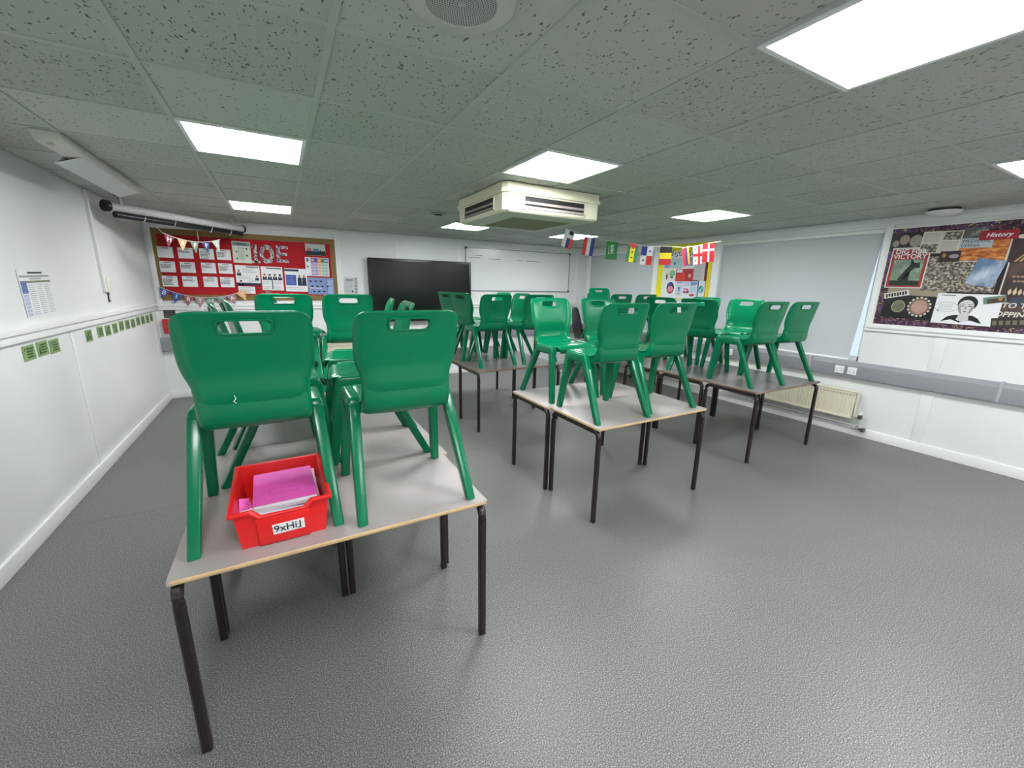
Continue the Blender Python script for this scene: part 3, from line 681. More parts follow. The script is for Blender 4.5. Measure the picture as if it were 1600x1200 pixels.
for r in range(3):
    for c in range(4):
        x = (-1.243, -1.033, -.807, -.617)[c]; z = (1.942, 1.76, 1.578)[r]
        i = r*4+c
        o = sheet('wall_card', 'white card in row %s, column %s of the card grid on the red board' % (('top', 'middle', 'bottom')[r], ('one', 'two', 'three', 'four')[c]), 'card', 'back', x, z, .16, .136, off=.0225, tilt=.01, group='white cards on the red board')
        def f(m, y):
            m.rect(-.035, .035, .048, .056, y, INK)
            m.rect(-.073, .073, .040, .042, y, M_('hair', (180, 180, 190)))
            if MON[i][2]: lines(m, -.07, .05, .036-.017*MON[i][1], .034, MON[i][1], y, INK, .8, .55)
        pr(o, f); fin(o)
NAVY, SKY, LIL = M_('navy', (24, 28, 52)), M_('sky', (132, 150, 190)), M_('lilac', (168, 150, 190))
SKIN, HAIR = M_('skin', (168, 118, 92)), M_('hairblack', (24, 20, 22))
def person(m, cx, cz, s, y, suit=NAVY, skin=SKIN, hair=HAIR):
    m.poly([(cx-.5*s, cz-.9*s), (cx+.5*s, cz-.9*s), (cx+.36*s, cz-.1*s), (cx-.36*s, cz-.1*s)], y, suit)
    m.poly([(cx-.12*s, cz-.1*s), (cx, cz-.5*s), (cx+.12*s, cz-.1*s)], y-.0003, PAPER)
    m.ell(cx, cz+.26*s, .24*s, .27*s, y-.0003, hair, 10); m.ell(cx, cz+.14*s, .16*s, .2*s, y-.0006, skin, 10)
o = sheet('poster', 'pale green poster with teal heading at the top of the red board', 'poster', 'back', -.405, 1.985, .215, .285, M_('pale_green', (206, 212, 196)), off=.0225, tilt=.02)
def f(m, y):
    m.rect(-.1, .1, .085, .13, y, M_('teal', (112, 140, 146))); m.rect(-.05, .06, .1, .115, y-.0003, INK)
    for k in range(4): m.ell(-.06 if k % 2 else .06, .05-.045*k, .012, .014, y, (INK, M_('brown', (130, 90, 50)))[k % 2], 8); lines(m, -.04, .05, .03-.045*k, .07-.045*k, 3, y, INK, .7, .3)
pr(o, f); fin(o)
# class name in cut letters: one thing per letter
LETM = ramp_mat('newsprint', [(0, (70, 66, 72)), (.43, (150, 140, 146)), (.55, (204, 198, 204))], scale=45, interp='CONSTANT', rough=.6)
for ch, x, z, lab in (('1', -.245, 1.975, 'patterned cut-out numeral one on the red board'), ('O', -.105, 1.975, 'patterned cut-out round letter on the red board'), ('E', .09, 1.985, 'patterned cut-out letter E on the red board')):
    q = thing('cut_out_letter', lab, 'letter', (x, BW, z), 0, 'cut-out title letters'); q.rotation_euler = (0, .03, 0)
    if ch == '1': q_ = MB().box(-.018, .022, -.030, -.024, -.12, .12).box(-.05, .055, -.030, -.024, -.125, -.095).box(-.045, .0, -.030, -.024, .085, .115); q_.build('letter_card', LETM, q)
    elif ch == 'O':
        n = 24; m = MB(); m.loft([[(r*1.0*math.cos(2*PI*k/n)*rx, y, r*math.sin(2*PI*k/n)*rz) for k in range(n)] for r, rx, rz, y in ((1, .088, .13, -.024), (1, .088, .13, -.030), (1, .042, .065, -.030), (1, .042, .065, -.024), (1, .088, .13, -.024))], None, False); m.build('letter_card', LETM, q)
    else: MB().box(-.075, -.03, -.030, -.024, -.115, .115).box(-.03, .075, -.030, -.024, .075, .115).box(-.03, .06, -.030, -.024, -.02, .02).box(-.03, .078, -.030, -.024, -.115, -.075).build('letter_card', LETM, q)
o = sheet('poster', 'white poster with several suited figures below the numeral one', 'poster', 'back', -.365, 1.675, .29, .27, off=.0225, tilt=.02)
def f(m, y):
    m.rect(-.02, .13, .11, .122, y, INK); person(m, -.105, .045, .055, y); person(m, .105, -.02, .05, y); person(m, -.09, -.095, .06, y)
    lines(m, -.06, .12, .03, .10, 6, y, M_('txt', (140, 140, 146)), .8, .3); lines(m, -.12, .06, -.05, -.0, 4, y, M_('txt', 0), .8, .3); m.rect(-.145, .145, -.135, -.10, y, NAVY)
    lines(m, -.02, .14, -.09, -.06, 3, y, M_('txt', 0), .8, .3)
pr(o, f); fin(o)
o = sheet('poster', 'small text strip below the poster of suited figures', 'poster', 'back', -.40, 1.475, .20, .10, off=.0245, tilt=.02); pr(o, lambda m, y: lines(m, -.09, .09, -.04, .04, 5, y, M_('txt', 0), .8, .4)); fin(o)
o = sheet('poster', 'white poster with four heads in a row beside the blue poster', 'poster', 'back', -.07, 1.64, .27, .33, off=.0225, tilt=.012)
def f(m, y):
    m.rect(-.07, .12, .135, .150, y, INK)
    for k, s in enumerate(((190, 140, 110), (150, 70, 50), (120, 84, 64), (70, 44, 36))): person(m, -.095+.064*k, .035, .062, y, NAVY, M_('skin%d' % k, s))
    for sx in (-.125, .01):
        for q in range(2): lines(m, sx, sx+.11, -.085-.075*q, -.03-.075*q, 4, y, M_('txt', 0), .8, .3)
    m.rect(-.012, .0, -.15, -.02, y, NAVY)
pr(o, f); fin(o)
o = sheet('poster', 'blue and white careers style poster with two standing suited figures', 'poster', 'back', .235, 1.625, .29, .33, off=.0225, tilt=.01)
def f(m, y):
    m.rect(-.145, .04, .125, .155, y, NAVY); m.rect(-.135, -.0, -.075, .075, y, M_('royal', (52, 78, 156))); lines(m, -.125, -.01, -.06, .06, 6, y-.0003, SKY, .8, .25)
    for cx in (.045, .105):
        m.poly([(cx-.03, -.08), (cx+.03, -.08), (cx+.025, .04), (cx-.025, .04)], y-.0003, NAVY); m.ell(cx, .062, .014, .02, y-.0006, SKIN, 8)
    lines(m, -.13, .1, -.14, -.1, 2, y, M_('txt', 0), .8, .3)
pr(o, f); fin(o)
o = sheet('poster', 'group photograph at top right of the red board', 'poster', 'back', .53, 2.07, .27, .165, M_('photo_sky', (176, 182, 180)), off=.0225, tilt=.012)
def f(m, y):
    m.rect(-.135, .135, -.08, -.03, y, HAIR)
    for k in range(11): m.ell(-.12+.024*k, -.03+.006*(k % 3), .013, .018, y-.0003, HAIR, 8)
    m.rect(-.11, -.06, -.02, .02, y-.0006, M_('coral', (180, 84, 76))); m.rect(-.03, .04, -.03, .015, y-.0006, M_('midblue', (58, 102, 160)))
pr(o, f); fin(o)
o = sheet('poster', 'table poster with purple, orange, green and blue columns on the red board', 'poster', 'back', .535, 1.825, .32, .27, off=.0245, tilt=.012)
def f(m, y):
    cs = [((132, 84, 150), (186, 162, 204)), ((120, 90, 160), (180, 160, 206)), ((206, 128, 62), (222, 184, 160)), ((110, 160, 96), (176, 204, 168)), ((76, 118, 166), (168, 190, 216))]
    for k, (a, b) in enumerate(cs):
        x = -.085+.047*k; m.rect(x, x+.045, .06, .13, y, M_('h%d' % k, a)); m.ell(x+.022, .095, .012, .014, y-.0003, (PAPER, INK)[k % 2], 8)
        for r in range(4): m.rect(x, x+.045, .055-.046*r-.042, .055-.046*r, y, M_('b%d' % k, b)); lines(m, x+.004, x+.042, .055-.046*r-.034, .055-.046*r-.008, 2, y-.0003, M_('txt', 0), .8, .3, .2)
    m.rect(-.14, -.115, .07, .12, y, INK); m.ell(-.128, .0, .012, .014, y, INK, 8)
pr(o, f); fin(o)
o = sheet('poster', 'pale blue poster of small dark figures at bottom right of the red board', 'poster', 'back', .565, 1.545, .36, .25, M_('paleblue', (122, 142, 186)), off=.0225, tilt=.01)
def f(m, y):
    for r in range(3):
        for k in range(3+r % 2): m.ell(-.14+.07*k+.02*r, .07-.075*r, .02, .012, y, NAVY, 8)
    m.rect(.09, .165, .02, .10, y, M_('paleblue2', (150, 168, 206))); m.rect(.09, .165, -.11, .0, y, M_('paleblue2', 0)); lines(m, -.15, .08, -.04, -.02, 1, y, PAPER, .8, .5)
    m.rect(.082, .086, -.12, .12, y, NAVY)
pr(o, f); fin(o)
o = sheet('poster', 'grey word poster with doodles on the wall left of the screen', 'poster', 'back', .995, 1.56, .21, .25, M_('greypaper', (196, 198, 198)), off=.010, tilt=.01)
def f(m, y):
    m.rect(-.08, .03, .07, .1, y, M_('txt', 0)); lines(m, -.09, .03, -.1, .06, 8, y, M_('txt', 0), .7, .3)
    for k in range(5): m.ell(.075, .1-.05*k, .018, .02, y, INK, 8); m.ell(.075, .1-.05*k, .008, .01, y-.0003, PAPER, 8)
    m.ell(.02, -.09, .015, .018, y, INK, 8)
pr(o, f); fin(o)
# --- black screen
t = thing('display_screen', 'large black flat screen on the back wall left of the whiteboard', 'screen', (2.135, BW-.02, 1.50), 0)
MB().box(-.88, .88, -.075, -.015, -.51, .495).build('casing', mat('screen_bezel', (18, 19, 20), .35), t, .006)
MB().box(-.845, .845, -.0765, -.074, -.455, .462).build('screen_glass', mat('screen_glass', (5, 7, 8), .22), t)
MB().box(-.3, .3, -.016, .02, -.3, .2).build('wall_bracket', BLACK, t)
MB().box(.70, .80, -.0775, -.0755, -.488, -.478).build('control_strip', mat('ctrl', (120, 124, 128), .5), t)
# --- whiteboard
t = thing('whiteboard', 'large whiteboard with thin aluminium frame on the back wall', 'whiteboard', (4.09, BW, 1.88), 0)
ALU = mat('aluminium', (150, 152, 154), .35, metal=.6)
MB().box(-1.13, 1.13, -.016, -.002, -.365, .365).build('board_surface', mat('whiteboard_gloss', (222, 224, 224), .22), t)
m = MB(); m.box(-1.145, 1.145, -.022, 0, .365, .377).box(-1.145, 1.145, -.022, 0, -.377, -.365).box(-1.145, -1.13, -.022, 0, -.377, .377).box(1.13, 1.145, -.022, 0, -.377, .377); m.build('frame', ALU, t)
for sx in (-1, 1):
    for sz in (-1, 1): MB().box(sx*1.135-.02, sx*1.135+.02, -.025, 0, sz*.368-.018, sz*.368+.018).build('corner_cap', mat('cap', (60, 62, 64), .5), t, .003)
m = flatmb()
for x0, x1, z in ((-1.08, -1.0, .20), (-.98, -.85, .205), (-.7, -.45, .195), (-.1, .05, .19), (.1, .42, .19), (-.95, -.8, .245)):
    m.rect(x0, x1, z-.004, z+.003, -.0168, INK)
m.build('pen_marks', None, t)
# --- things low on the back wall left
t = thing('fire_call_point', 'red fire alarm call point with white ring beside the left corner', 'call point', (-1.31, BW, .995), 0)
MB().box(-.085, .085, -.055, 0, -.10, .09).build('box', mat('callpoint_red', (186, 40, 58), .45), t, .006)
MB().disc(.0, .0, -.060, -.054, .03, PAPER).disc(.0, 0, -.0625, -.059, .014, mat('callred', (150, 30, 40), .5)).build('push_disc', None, t)
o = sheet('warning_sign', 'small black sign above the red call point', 'sign', 'back', -1.31, 1.15, .125, .10, M_('signblack', (44, 42, 40)), off=.004)
pr(o, lambda m, y: lines(m, -.055, .055, -.04, .04, 4, y, M_('signtxt', (120, 118, 108)), .7, .4)); fin(o)
o = sheet('paper_notice', 'white notice curling off the rail under the letter bunting', 'paper', 'back', -1.02, 1.235, .19, .075, off=.040, tilt=.05); pr(o, lambda m, y: lines(m, -.08, .05, -.02, .03, 3, y, INK, .8, .2)); fin(o)
# --- timetable poster, conduit, switch, key plate, green cards (left wall)
o = sheet('poster', 'timetable sheet with blue header column on the left wall', 'poster', 'left', 4.09, 1.50, .43, .305, off=.003, tilt=-.02)
def f(m, y):
    m.rect(-.09, .11, .125, .137, y, INK); m.rect(-.2, .2, .103, .114, y, M_('txt', 0)); m.rect(-.08, .08, .088, .096, y, M_('txt', 0))
    m.rect(-.205, .205, .066, .080, y, M_('olive', (120, 128, 92))); m.rect(-.205, -.13, -.0, .078, y-.0002, M_('slateblue', (92, 112, 160)))
    for k in range(6): m.rect(-.205, -.14, -.145+.024*k, -.125+.024*k, y, M_('mistblue', (178, 188, 212)))
    for sx in (-.115, -.005, .1): lines(m, sx, sx+.09, -.145, .058, 15, y, M_('txt', 0), .8, .28, .4)
pr(o, f); fin(o)
t = thing('light_switch', 'cream wall switch at the foot of white conduit on the left wall', 'switch', (LW, 5.40, 1.54), PI/2)
MB().box(-.06, .05, -.035, 0, -.06, .06).build('switch_plate', CREAM, t, .004); MB().box(-.018, .018, -.041, -.033, .005, .04).build('rocker', PAPER, t, .002)
MB().box(-.095, -.055, -.025, 0, -.06, .83).build('conduit', TRIM, t, .002)
t = thing('key_holder', 'small black key plate below the wall switch', 'plate', (LW, 5.42, 1.425), PI/2)
MB().box(-.022, .022, -.008, 0, -.045, .045).build('plate', BLACK, t, .002); MB().box(-.007, .007, -.010, -.008, -.025, .02).build('slot', PAPER, t)
GCARD = mat('green_card', (128, 158, 98), .6, noise=.06, nscale=30); DKG = M_('darkgreen', (34, 62, 30))
ycs = [3.785, 3.965, 4.135, 4.765]+[5.03+.195*k for k in range(10)]
gl_ = ['three green cards group near the timetable, leftmost', 'three green cards group near the timetable, middle', 'three green cards group near the timetable, rightmost', 'single green card between the group of three and the long row']
ordw = ['first', 'second', 'third', 'fourth', 'fifth', 'sixth', 'seventh', 'eighth', 'ninth', 'tenth']
for k, yv in enumerate(ycs):
    lab = gl_[k] if k < 4 else '%s green card from the left in the long row under the rail' % ordw[k-4]
    o = sheet('green_card', lab, 'card', 'left', yv, 1.128+.004*math.sin(k*2), .148 if k < 3 else .135, .098, GCARD, off=.002, tilt=.02*math.sin(k*5), group='green cards under the left rail')
    def f(m, y):
        lines(m, -.03, .06, -.035, .035, 4, y, DKG, .85, .6, .3); m.poly([(-.06, -.035), (-.03, -.03), (-.045, .02)] if k % 2 else [(-.065, .0), (-.04, .03), (-.05, .035)], y, DKG)
    pr(o, f); fin(o)
# --- sockets and radiators
def socket(wall, a, z, label, off):
    (x, y, zz), rz = mount(wall, a, z); t = thing('double_socket', label, 'socket', (x, y, zz), rz, 'white double sockets on the grey trunking')
    MB().box(-.044 if off else -.073, .044 if off else .073, -.067, -.055, -.043, .043).build('face_plate', FRAME, t, .003)
    m = MB()
    for sx in (-.022, .022):
        m.box(sx-.002, sx+.002, -.0675, -.066, -.002, .008).box(sx-.010, sx-.004, -.0675, -.066, -.018, -.014).box(sx+.004, sx+.010, -.0675, -.066, -.018, -.014)
    m.build('pin_slots', INK, t); MB().box(-.006, .006, -.070, -.066, .015, .028).build('switch', FRAME, t, .001)
socket('right', 2.232, .738, 'left one of the pair of sockets under the large blind', 1)
socket('right', 2.108, .738, 'right one of the pair of sockets under the large blind', 1)
socket('right', 4.47, .738, 'socket on trunking seen between chairs, below yellow board', 1)
socket('right', 3.60, .738, 'socket on trunking seen behind the chair with two glints', 1)
RADM = mat('radiator_cream', (226, 220, 196), .45); PIPE = mat('pipe_white', (214, 212, 206), .4); BRASS = mat('valve', (96, 92, 88), .4, metal=.5)
def radiator(wall, a, z0, z1, w, label, valve_side):
    (x, y, _), rz = mount(wall, a, 0); t = thing('radiator', label, 'radiator', (x, y, 0), rz)
    m = MB(); m.box(-w/2, w/2, -.105, -.098, z0, z1)
    n = int(w/.0333)
    m.build('rear_panel', RADM, t)
    m = MB(); pts = []
    for k in range(n+1):
        xx = -w/2+w*k/n
        if k < n:
            s = w/n; pts += [(xx, -.098), (xx+s*.25, -.098), (xx+s*.38, -.112), (xx+s*.87, -.112)]
    pts.append((w/2, -.098))
    for k in range(len(pts)-1):
        (xa, ya), (xb, yb) = pts[k], pts[k+1]
        m.add([(xa, ya, z0+.03), (xb, yb, z0+.03), (xb, yb, z1-.03), (xa, ya, z1-.03)], [(0, 1, 2, 3)])
    m.flat = True; m.build('fluted_front', RADM, t)
    MB().box(-w/2, w/2, -.114, -.096, z0, z0+.032).box(-w/2, w/2, -.114, -.096, z1-.032, z1).box(-w/2, -w/2+.012, -.114, -.096, z0, z1).box(w/2-.012, w/2, -.114, -.096, z0, z1).build('front_frame', RADM, t, .003)
    MB().box(-w/2, w/2, -.11, -.03, z1, z1+.006).box(-w/2, -w/2+.006, -.11, -.03, z0, z1).box(w/2-.006, w/2, -.11, -.03, z0, z1).build('top_and_sides', RADM, t)
    m = MB()
    for k in range(n): m.box(-w/2+(k+.3)*w/n, -w/2+(k+.7)*w/n, -.1148, -.1138, z1-.042, z1-.036)
    m.build('slot', mat('slot_dark', (90, 84, 70), .8), t)['kind'] = 'stuff'
    for sx in (-1, 1): MB().box(sx*(w/2-.2)-.02, sx*(w/2-.2)+.02, -.03, 0, z0+.1, z1-.05).build('wall_bracket', RADM, t)
    v = valve_side
    MB().tube([(v*(w/2), -.07, z0+.03), (v*(w/2+.06), -.07, z0+.03), (v*(w/2+.06), -.07, .105), (v*(w/2-.0), -.05, .105)], .009, PIPE).build('tail_pipe', None, t, smooth=True)
    MB().box(v*(w/2+.06)-.018, v*(w/2+.06)+.018, -.088, -.052, z0+.01, z0+.055).build('valve', BRASS, t, .006)
    MB().disc(v*(w/2+.06), z0+.075, -.088, -.052, .018, None, 12).build('valve_cap', TRIM, t)
    return t
radiator('right', 2.80, .205, .515, 1.60, 'long low cream radiator below the large blind', 1)
radiator('right', 5.05, .205, .515, 1.60, 'low cream radiator behind the window side tables', 1)
radiator('back', .95, .24, .665-.0, 1.40, 'cream radiator on the back wall below the poster', -1)
t = thing('heating_pipe', 'white heating pipe along the foot of the window wall', 'pipe', (RW, 2.0, .105), 0)
MB().tube([(-.05, -.06, .04), (-.05, -.03, .02), (-.05, 0, .02), (-.05, 4.95, .02)], .011, PIPE).build('pipe_run', None, t, smooth=True)
MB().tube([(-.05, -.10, -.01), (-.05, -.03, .0)], .014, BRASS).box(-.075, -.025, -.12, -.09, -.03, .01, BRASS).build('drain_valve', None, t)
for y in (.6, 1.9, 3.2, 4.5): MB().box(-.05, 0, y-.008, y+.008, -.0, .04, PIPE).build('pipe_clip', None, t)
# --- yellow board
t = thing('display_board', 'narrow yellow display board between the two blinds', 'board', (RW, 4.61, 1.885), -PI/2)
MB().box(-.505, .505, -.016, 0, -.43, .43).build('backing', mat('yellow_paper', (232, 222, 24), .7, noise=.03), t)
scallop(-.36, .45, -.40, .22, .05, -.0165, .05, mat('dark_red_border', (112, 20, 26), .6), t)
MB().box(-.39, .38, -.0195, -.0165, -.42, .26).build('white_sheet', PAPER, t)
q = t
def onY(label, y, z, w, h, col, fn=None, tilt=0, off=.021, name='pupil_work', cat='drawing'):
    o = sheet(name, label, cat, 'right', y, z, w, h, col, off=off, tilt=tilt)
    if fn: pr(o, fn)
    return fin(o)
o = onY('white sheet of grey writing at right of the yellow board', 4.30, 1.87, .20, .27, M_('greypaper', 0), lambda m, y: lines(m, -.09, .08, -.12, .12, 12, y, M_('txt', 0), .8, .3))
def f(m, y):
    m.poly([(-.075, -.085), (.0, -.085), (.0, .06), (-.02, .02), (-.035, .06), (-.055, .02), (-.075, .05)], y, M_('flag_r', (222, 60, 44)))
    m.rect(-.15, -.04, .04, .085, y-.0002, PAPER)
    m.poly([(-.15, -.085), (.02, -.085), (.02, .0), (-.0, .05), (-.03, .0), (-.06, .055), (-.09, .0), (-.12, .03), (-.15, -.03)], y-.0004, M_('flag_r', 0)); m.ell(.10, -.01, .03, .035, y-.0002, M_('pinkish', (220, 160, 160)), 8)
onY('red flag drawing with white zigzag in the middle of the yellow board', 4.56, 1.825, .33, .19, M_('crimson', (176, 32, 44)), f, off=.0235)
def f(m, y):
    m.ell(.03, .02, .06, .05, y, M_('grn', (120, 172, 120)), 12); m.ell(.03, .03, .035, .025, y-.0003, M_('aqua', (130, 190, 190)), 10); m.rect(.0, .05, -.055, -.03, y-.0003, INK); m.ell(-.075, -.03, .02, .05, y, M_('brwn', (90, 72, 52)), 8)
onY('drawing of a green shape above dark letters at left of the yellow board', 4.83, 1.835, .21, .19, M_('cream_paper', (222, 224, 200)), f)
onY('pale blue sheet on the upper part of the yellow board', 4.80, 2.01, .36, .15, M_('pblue', (176, 200, 206)), lambda m, y: (m.ell(.03, .0, .02, .025, y, M_('tealgreen', (24, 120, 110)), 10), m.rect(-.17, -.09, -.06, .06, y, M_('sky', 0))))
onY('blue grey sheet at the upper right of the yellow board', 4.52, 2.03, .18, .13, M_('bgrey', (150, 160, 186)))
def f(m, y):
    m.ell(0, -.0, .075, .095, y, HAIR, 14); m.ell(-.0, -.02, .055, .06, y-.0003, M_('pinkface', (226, 130, 140)), 12); m.ell(-.01, .055, .055, .03, y-.0006, M_('indigo', (64, 60, 150)), 12); m.rect(-.02, .03, -.075, -.06, y-.0006, RED)
onY('child drawing of a pink face with blue hair on the yellow board', 4.81, 1.625, .22, .26, PAPER, f, off=.0225)
def f(m, y): m.rect(-.05, .05, .08, .095, y, SKY); m.ell(0, .0, .03, .03, y, M_('lb', (110, 150, 190)), 10); m.rect(-.02, .02, -.05, -.03, y, M_('lb', 0)); m.rect(-.03, .03, -.09, -.08, y, RED)
onY('small drawing with a blue cup shape on the yellow board', 4.635, 1.62, .125, .24, M_('pb2', (206, 214, 228)), f)
def f(m, y):
    for a in range(7): m.ell(.04*math.cos(a), -.04+.03*math.sin(a*2), .02, .018, y, M_('rosepink', (200, 96, 130)), 8)
    m.rect(-.06, .06, .03, .1, y, M_('lav', (200, 200, 226)))
onY('small drawing with a pink knot shape on the yellow board', 4.50, 1.62, .13, .24, PAPER, f)
def f(m, y):
    m.poly([(-.07, .10), (.05, .10), (.05, .06), (-.07, .04)], y, M_('lb', 0)); m.rect(-.08, .03, -.06, .03, y, M_('pb3', (180, 206, 226))); m.ell(-.03, -.1, .05, .02, y, M_('redd', (190, 60, 60)), 8)
onY('blue lettered sheet beside the globe drawing', 4.355, 1.62, .15, .25, M_('pb2', 0), f)
def f(m, y): m.ell(0, 0, .045, .055, y, M_('tealgreen2', (38, 140, 110)), 14); m.ell(-.005, -.02, .02, .03, y-.0003, M_('aqua2', (140, 206, 226)), 8); m.ell(.015, .02, .012, .02, y-.0003, M_('aqua2', 0), 8)
onY('green and blue globe drawing at lower right of the yellow board', 4.23, 1.61, .13, .25, M_('pb4', (214, 218, 230)), f)
KB = thing('title_lettering', 'white title letters with black shadow on the yellow board', 'letters', (RW, 4.62, 2.165), -PI/2)
for k, ch in enumerate('GEOGRAPHY'):
    x = -.315+.08*k; z = .012*math.sin(k*2.1); l1 = text_obj(ch, .10, PAPER, KB, x, z, -.026, 'letter', .002, bold=.005); text_obj(ch, .10, BLACK, l1, x+.010, z-.006, -.021, 'letter_shadow', .001, bold=.006)
# --- history board
t = thing('display_board', 'large framed history collage board on the window wall', 'board', (RW, 1.215, 1.77), -PI/2)
MB().box(-.815, .815, -.02, 0, -.485, .485).build('backing', mat('board_black', (34, 26, 28), .7), t)
BORD = ramp_mat('swirl_border', [(0, (38, 18, 40)), (.42, (74, 28, 52)), (.5, (44, 24, 60)), (.545, (214, 186, 120)), (.565, (52, 30, 70)), (.62, (60, 62, 140)), (.66, (96, 34, 60))], scale=22, interp='CONSTANT', detail=1, dist=1.2)
scallop(-.815, .815, -.485, .485, .075, -.0205, .09, BORD, t)
m = MB(); m.box(-.835, .835, -.03, 0, .485, .50).box(-.835, .835, -.03, 0, -.50, -.485).box(.815, .835, -.03, 0, -.5, .5).build('frame', TRIM, t, .002)
def H_(name, label, y, z, w, h, col, fn=None, tilt=0, off=.024, cat='poster'):
    o = sheet(name, label, cat, 'right', y, z, w, h, col, off=off, tilt=tilt)
    if fn: pr(o, fn)
    return o
SEP = M_('sepia', (150, 140, 118)); CRM = M_('cream', (206, 202, 186))
CROWD = ramp_mat('crowd_print', [(0, (30, 28, 26)), (.42, (78, 72, 64)), (.52, (128, 120, 106)), (.6, (176, 168, 150)), (.7, (200, 194, 180))], scale=48, interp='LINEAR', detail=6)
o = H_('poster', 'grey brown picture of a crowd in the middle of the history board', 1.455, 1.80, .50, .33, CROWD, None, .02, .023); fin(o)
o = H_('poster', 'sepia aged paper edge behind the coin pictures', 1.74, 1.63, .45, .10, SEP, None, .08, .0222); fin(o)
o = H_('poster', 'two page newspaper spread at the top of the history board', 1.645, 2.10, .285, .205, CRM, None, .05, .026)
def f(m, y):
    m.rect(-.001, .001, -.1, .1, y, INK); lines(m, -.13, -.01, -.0, .09, 9, y, M_('txt2', (120, 118, 110)), .9, .3, .1); lines(m, .01, .13, -.09, .01, 9, y, M_('txt2', 0), .9, .3, .1)
    m.rect(.012, .135, .02, .095, y, CROWD); m.rect(-.135, -.012, -.095, -.015, y, CROWD)
pr(o, f); fin(o)
o = H_('poster', 'dark picture of three coins at the top left of the history board', 1.90, 2.135, .25, .15, BLACK, None, 0, .0238)
CO = mat('coin', (150, 138, 126), .6, noise=.2, nscale=60)
pr(o, lambda m, y: (m.ell(-.085, -.025, .028, .032, y, CO, 14), m.ell(-.02, .01, .04, .048, y, CO, 16), m.ell(.072, -.01, .05, .06, y, CO, 16))); fin(o)
o = H_('poster', 'DIG FOR VICTORY wartime poster with a digging leg', 1.85, 1.865, .30, .40, M_('posterwhite', (212, 208, 200)), None, .015, .025)
MIST = ramp_mat('mist_green', [(0, (70, 88, 72)), (.5, (124, 140, 120)), (.75, (168, 176, 160))], scale=14, interp='LINEAR')
def f(m, y):
    R_ = M_('brick', (150, 48, 46)); m.rect(-.14, .14, .085, .185, y, R_); m.rect(-.14, .14, -.19, .085, y, R_); m.rect(-.118, .118, -.175, .082, y-.0003, MIST); m.rect(-.118, .118, -.175, -.125, y-.0006, M_('soil', (34, 44, 30)))
    D_ = M_('boot', (28, 36, 30)); m.poly([(-.06, -.12), (-.02, -.13), (.03, -.04), (.06, .0), (.10, .0), (.09, .05), (.03, .05), (-.01, -.02)], y-.0009, D_); m.poly([(.02, .04), (.05, .04), (.03, .082), (.02, .082)], y-.0009, D_); m.poly([(-.02, -.13), (.03, -.13), (.03, -.03), (.01, -.05)], y-.0009, D_)
pr(o, f); fin(o)
text_obj('DIG FOR', .062, PAPER, o, 0, .158, -.0275, bold=.001); text_obj('VICTORY', .062, PAPER, o, .0, .110, -.0275, bold=.001)
o = H_('poster', 'pale blue heading card reading MEDIEVAL CHINA', 1.40, 2.075, .21, .085, M_('hdgblue', (172, 184, 190)), None, .03, .0275); fin(o)
text_obj('MEDIEVAL', .040, INK, o, -.0, .017, -.0295); text_obj('CHINA', .040, INK, o, -.035, -.022, -.0295)
ORN = ramp_mat('orange_print', [(0, (96, 44, 16)), (.42, (160, 84, 30)), (.52, (196, 116, 46)), (.64, (212, 150, 82))], scale=16, interp='LINEAR', stretch=(1, 1, 3), detail=4)
o = H_('poster', 'orange landscape picture below the history title', 1.35, 2.01, .33, .20, M_('posterwhite', 0), None, .04, .0252); pr(o, lambda m, y: m.rect(-.16, .158, -.095, .095, y, ORN)); fin(o)
o = H_('poster', 'small dark picture left of the orange landscape', 1.555, 1.965, .145, .10, M_('dkbrown', (48, 38, 34)), lambda m, y: (m.ell(.03, 0, .035, .02, y, M_('palegrey', (150, 146, 150)), 10), m.ell(-.04, .01, .015, .02, y, M_('amber', (170, 120, 60)), 8)), 0, .0262); fin(o)
o = H_('poster', 'grey photograph above the medieval china heading', 1.42, 2.165, .15, .10, ramp_mat('grey_photo', [(0, (40, 40, 40)), (.5, (90, 90, 88)), (.7, (150, 150, 146))], scale=20, interp='LINEAR'), None, 0, .0235); fin(o)
BLUEP = ramp_mat('blue_print', [(0, (62, 82, 110)), (.45, (98, 124, 156)), (.58, (160, 176, 196)), (.68, (206, 212, 222))], scale=7, interp='LINEAR', stretch=(1, 1, .7))
o = H_('poster', 'shiny laminated blue picture tilted in the middle right of the history board', 1.29, 1.81, .185, .235, BLUEP, None, .20, .030); fin(o)
m = MB(); m.box(-.0925, .0925, -.0325, -.0315, -.1175, .1175); m.build('laminate', mat('laminate_blue', (150, 168, 190), .12, coat=.6), o); bpy.data.objects.remove(o.children[0])
o = H_('title_card', 'dark red title card reading History', 1.27, 2.135, .235, .082, M_('titlered', (150, 22, 42)), None, .01, .031); fin(o); text_obj('History', .052, PAPER, o, 0, 0, -.0332, slant=.25, bold=.0008)
o = H_('poster', 'black picture of two round medallions at lower left of the history board', 1.775, 1.475, .405, .235, BLACK, None, .05, .0245)
BRZ = mat('bronze_disc', (104, 108, 84), .6, noise=.2, nscale=20); PNK = mat('medallion_pink', (176, 142, 126), .6, noise=.15, nscale=30)
def f(m, y):
    m.ell(-.075, .0, .056, .062, y, M_('discedge', (150, 150, 116)), 20); m.ell(-.075, .0, .048, .054, y-.0003, BRZ, 18)
    for k in range(16): m.ell(.09+.082*math.cos(k*PI/8), .01+.09*math.sin(k*PI/8), .011, .011, y, CRM, 8)
    m.ell(.09, .01, .078, .084, y-.0003, M_('ringbrown', (120, 96, 78)), 22); m.ell(.09, .01, .062, .068, y-.0006, PNK, 20)
pr(o, f); fin(o)
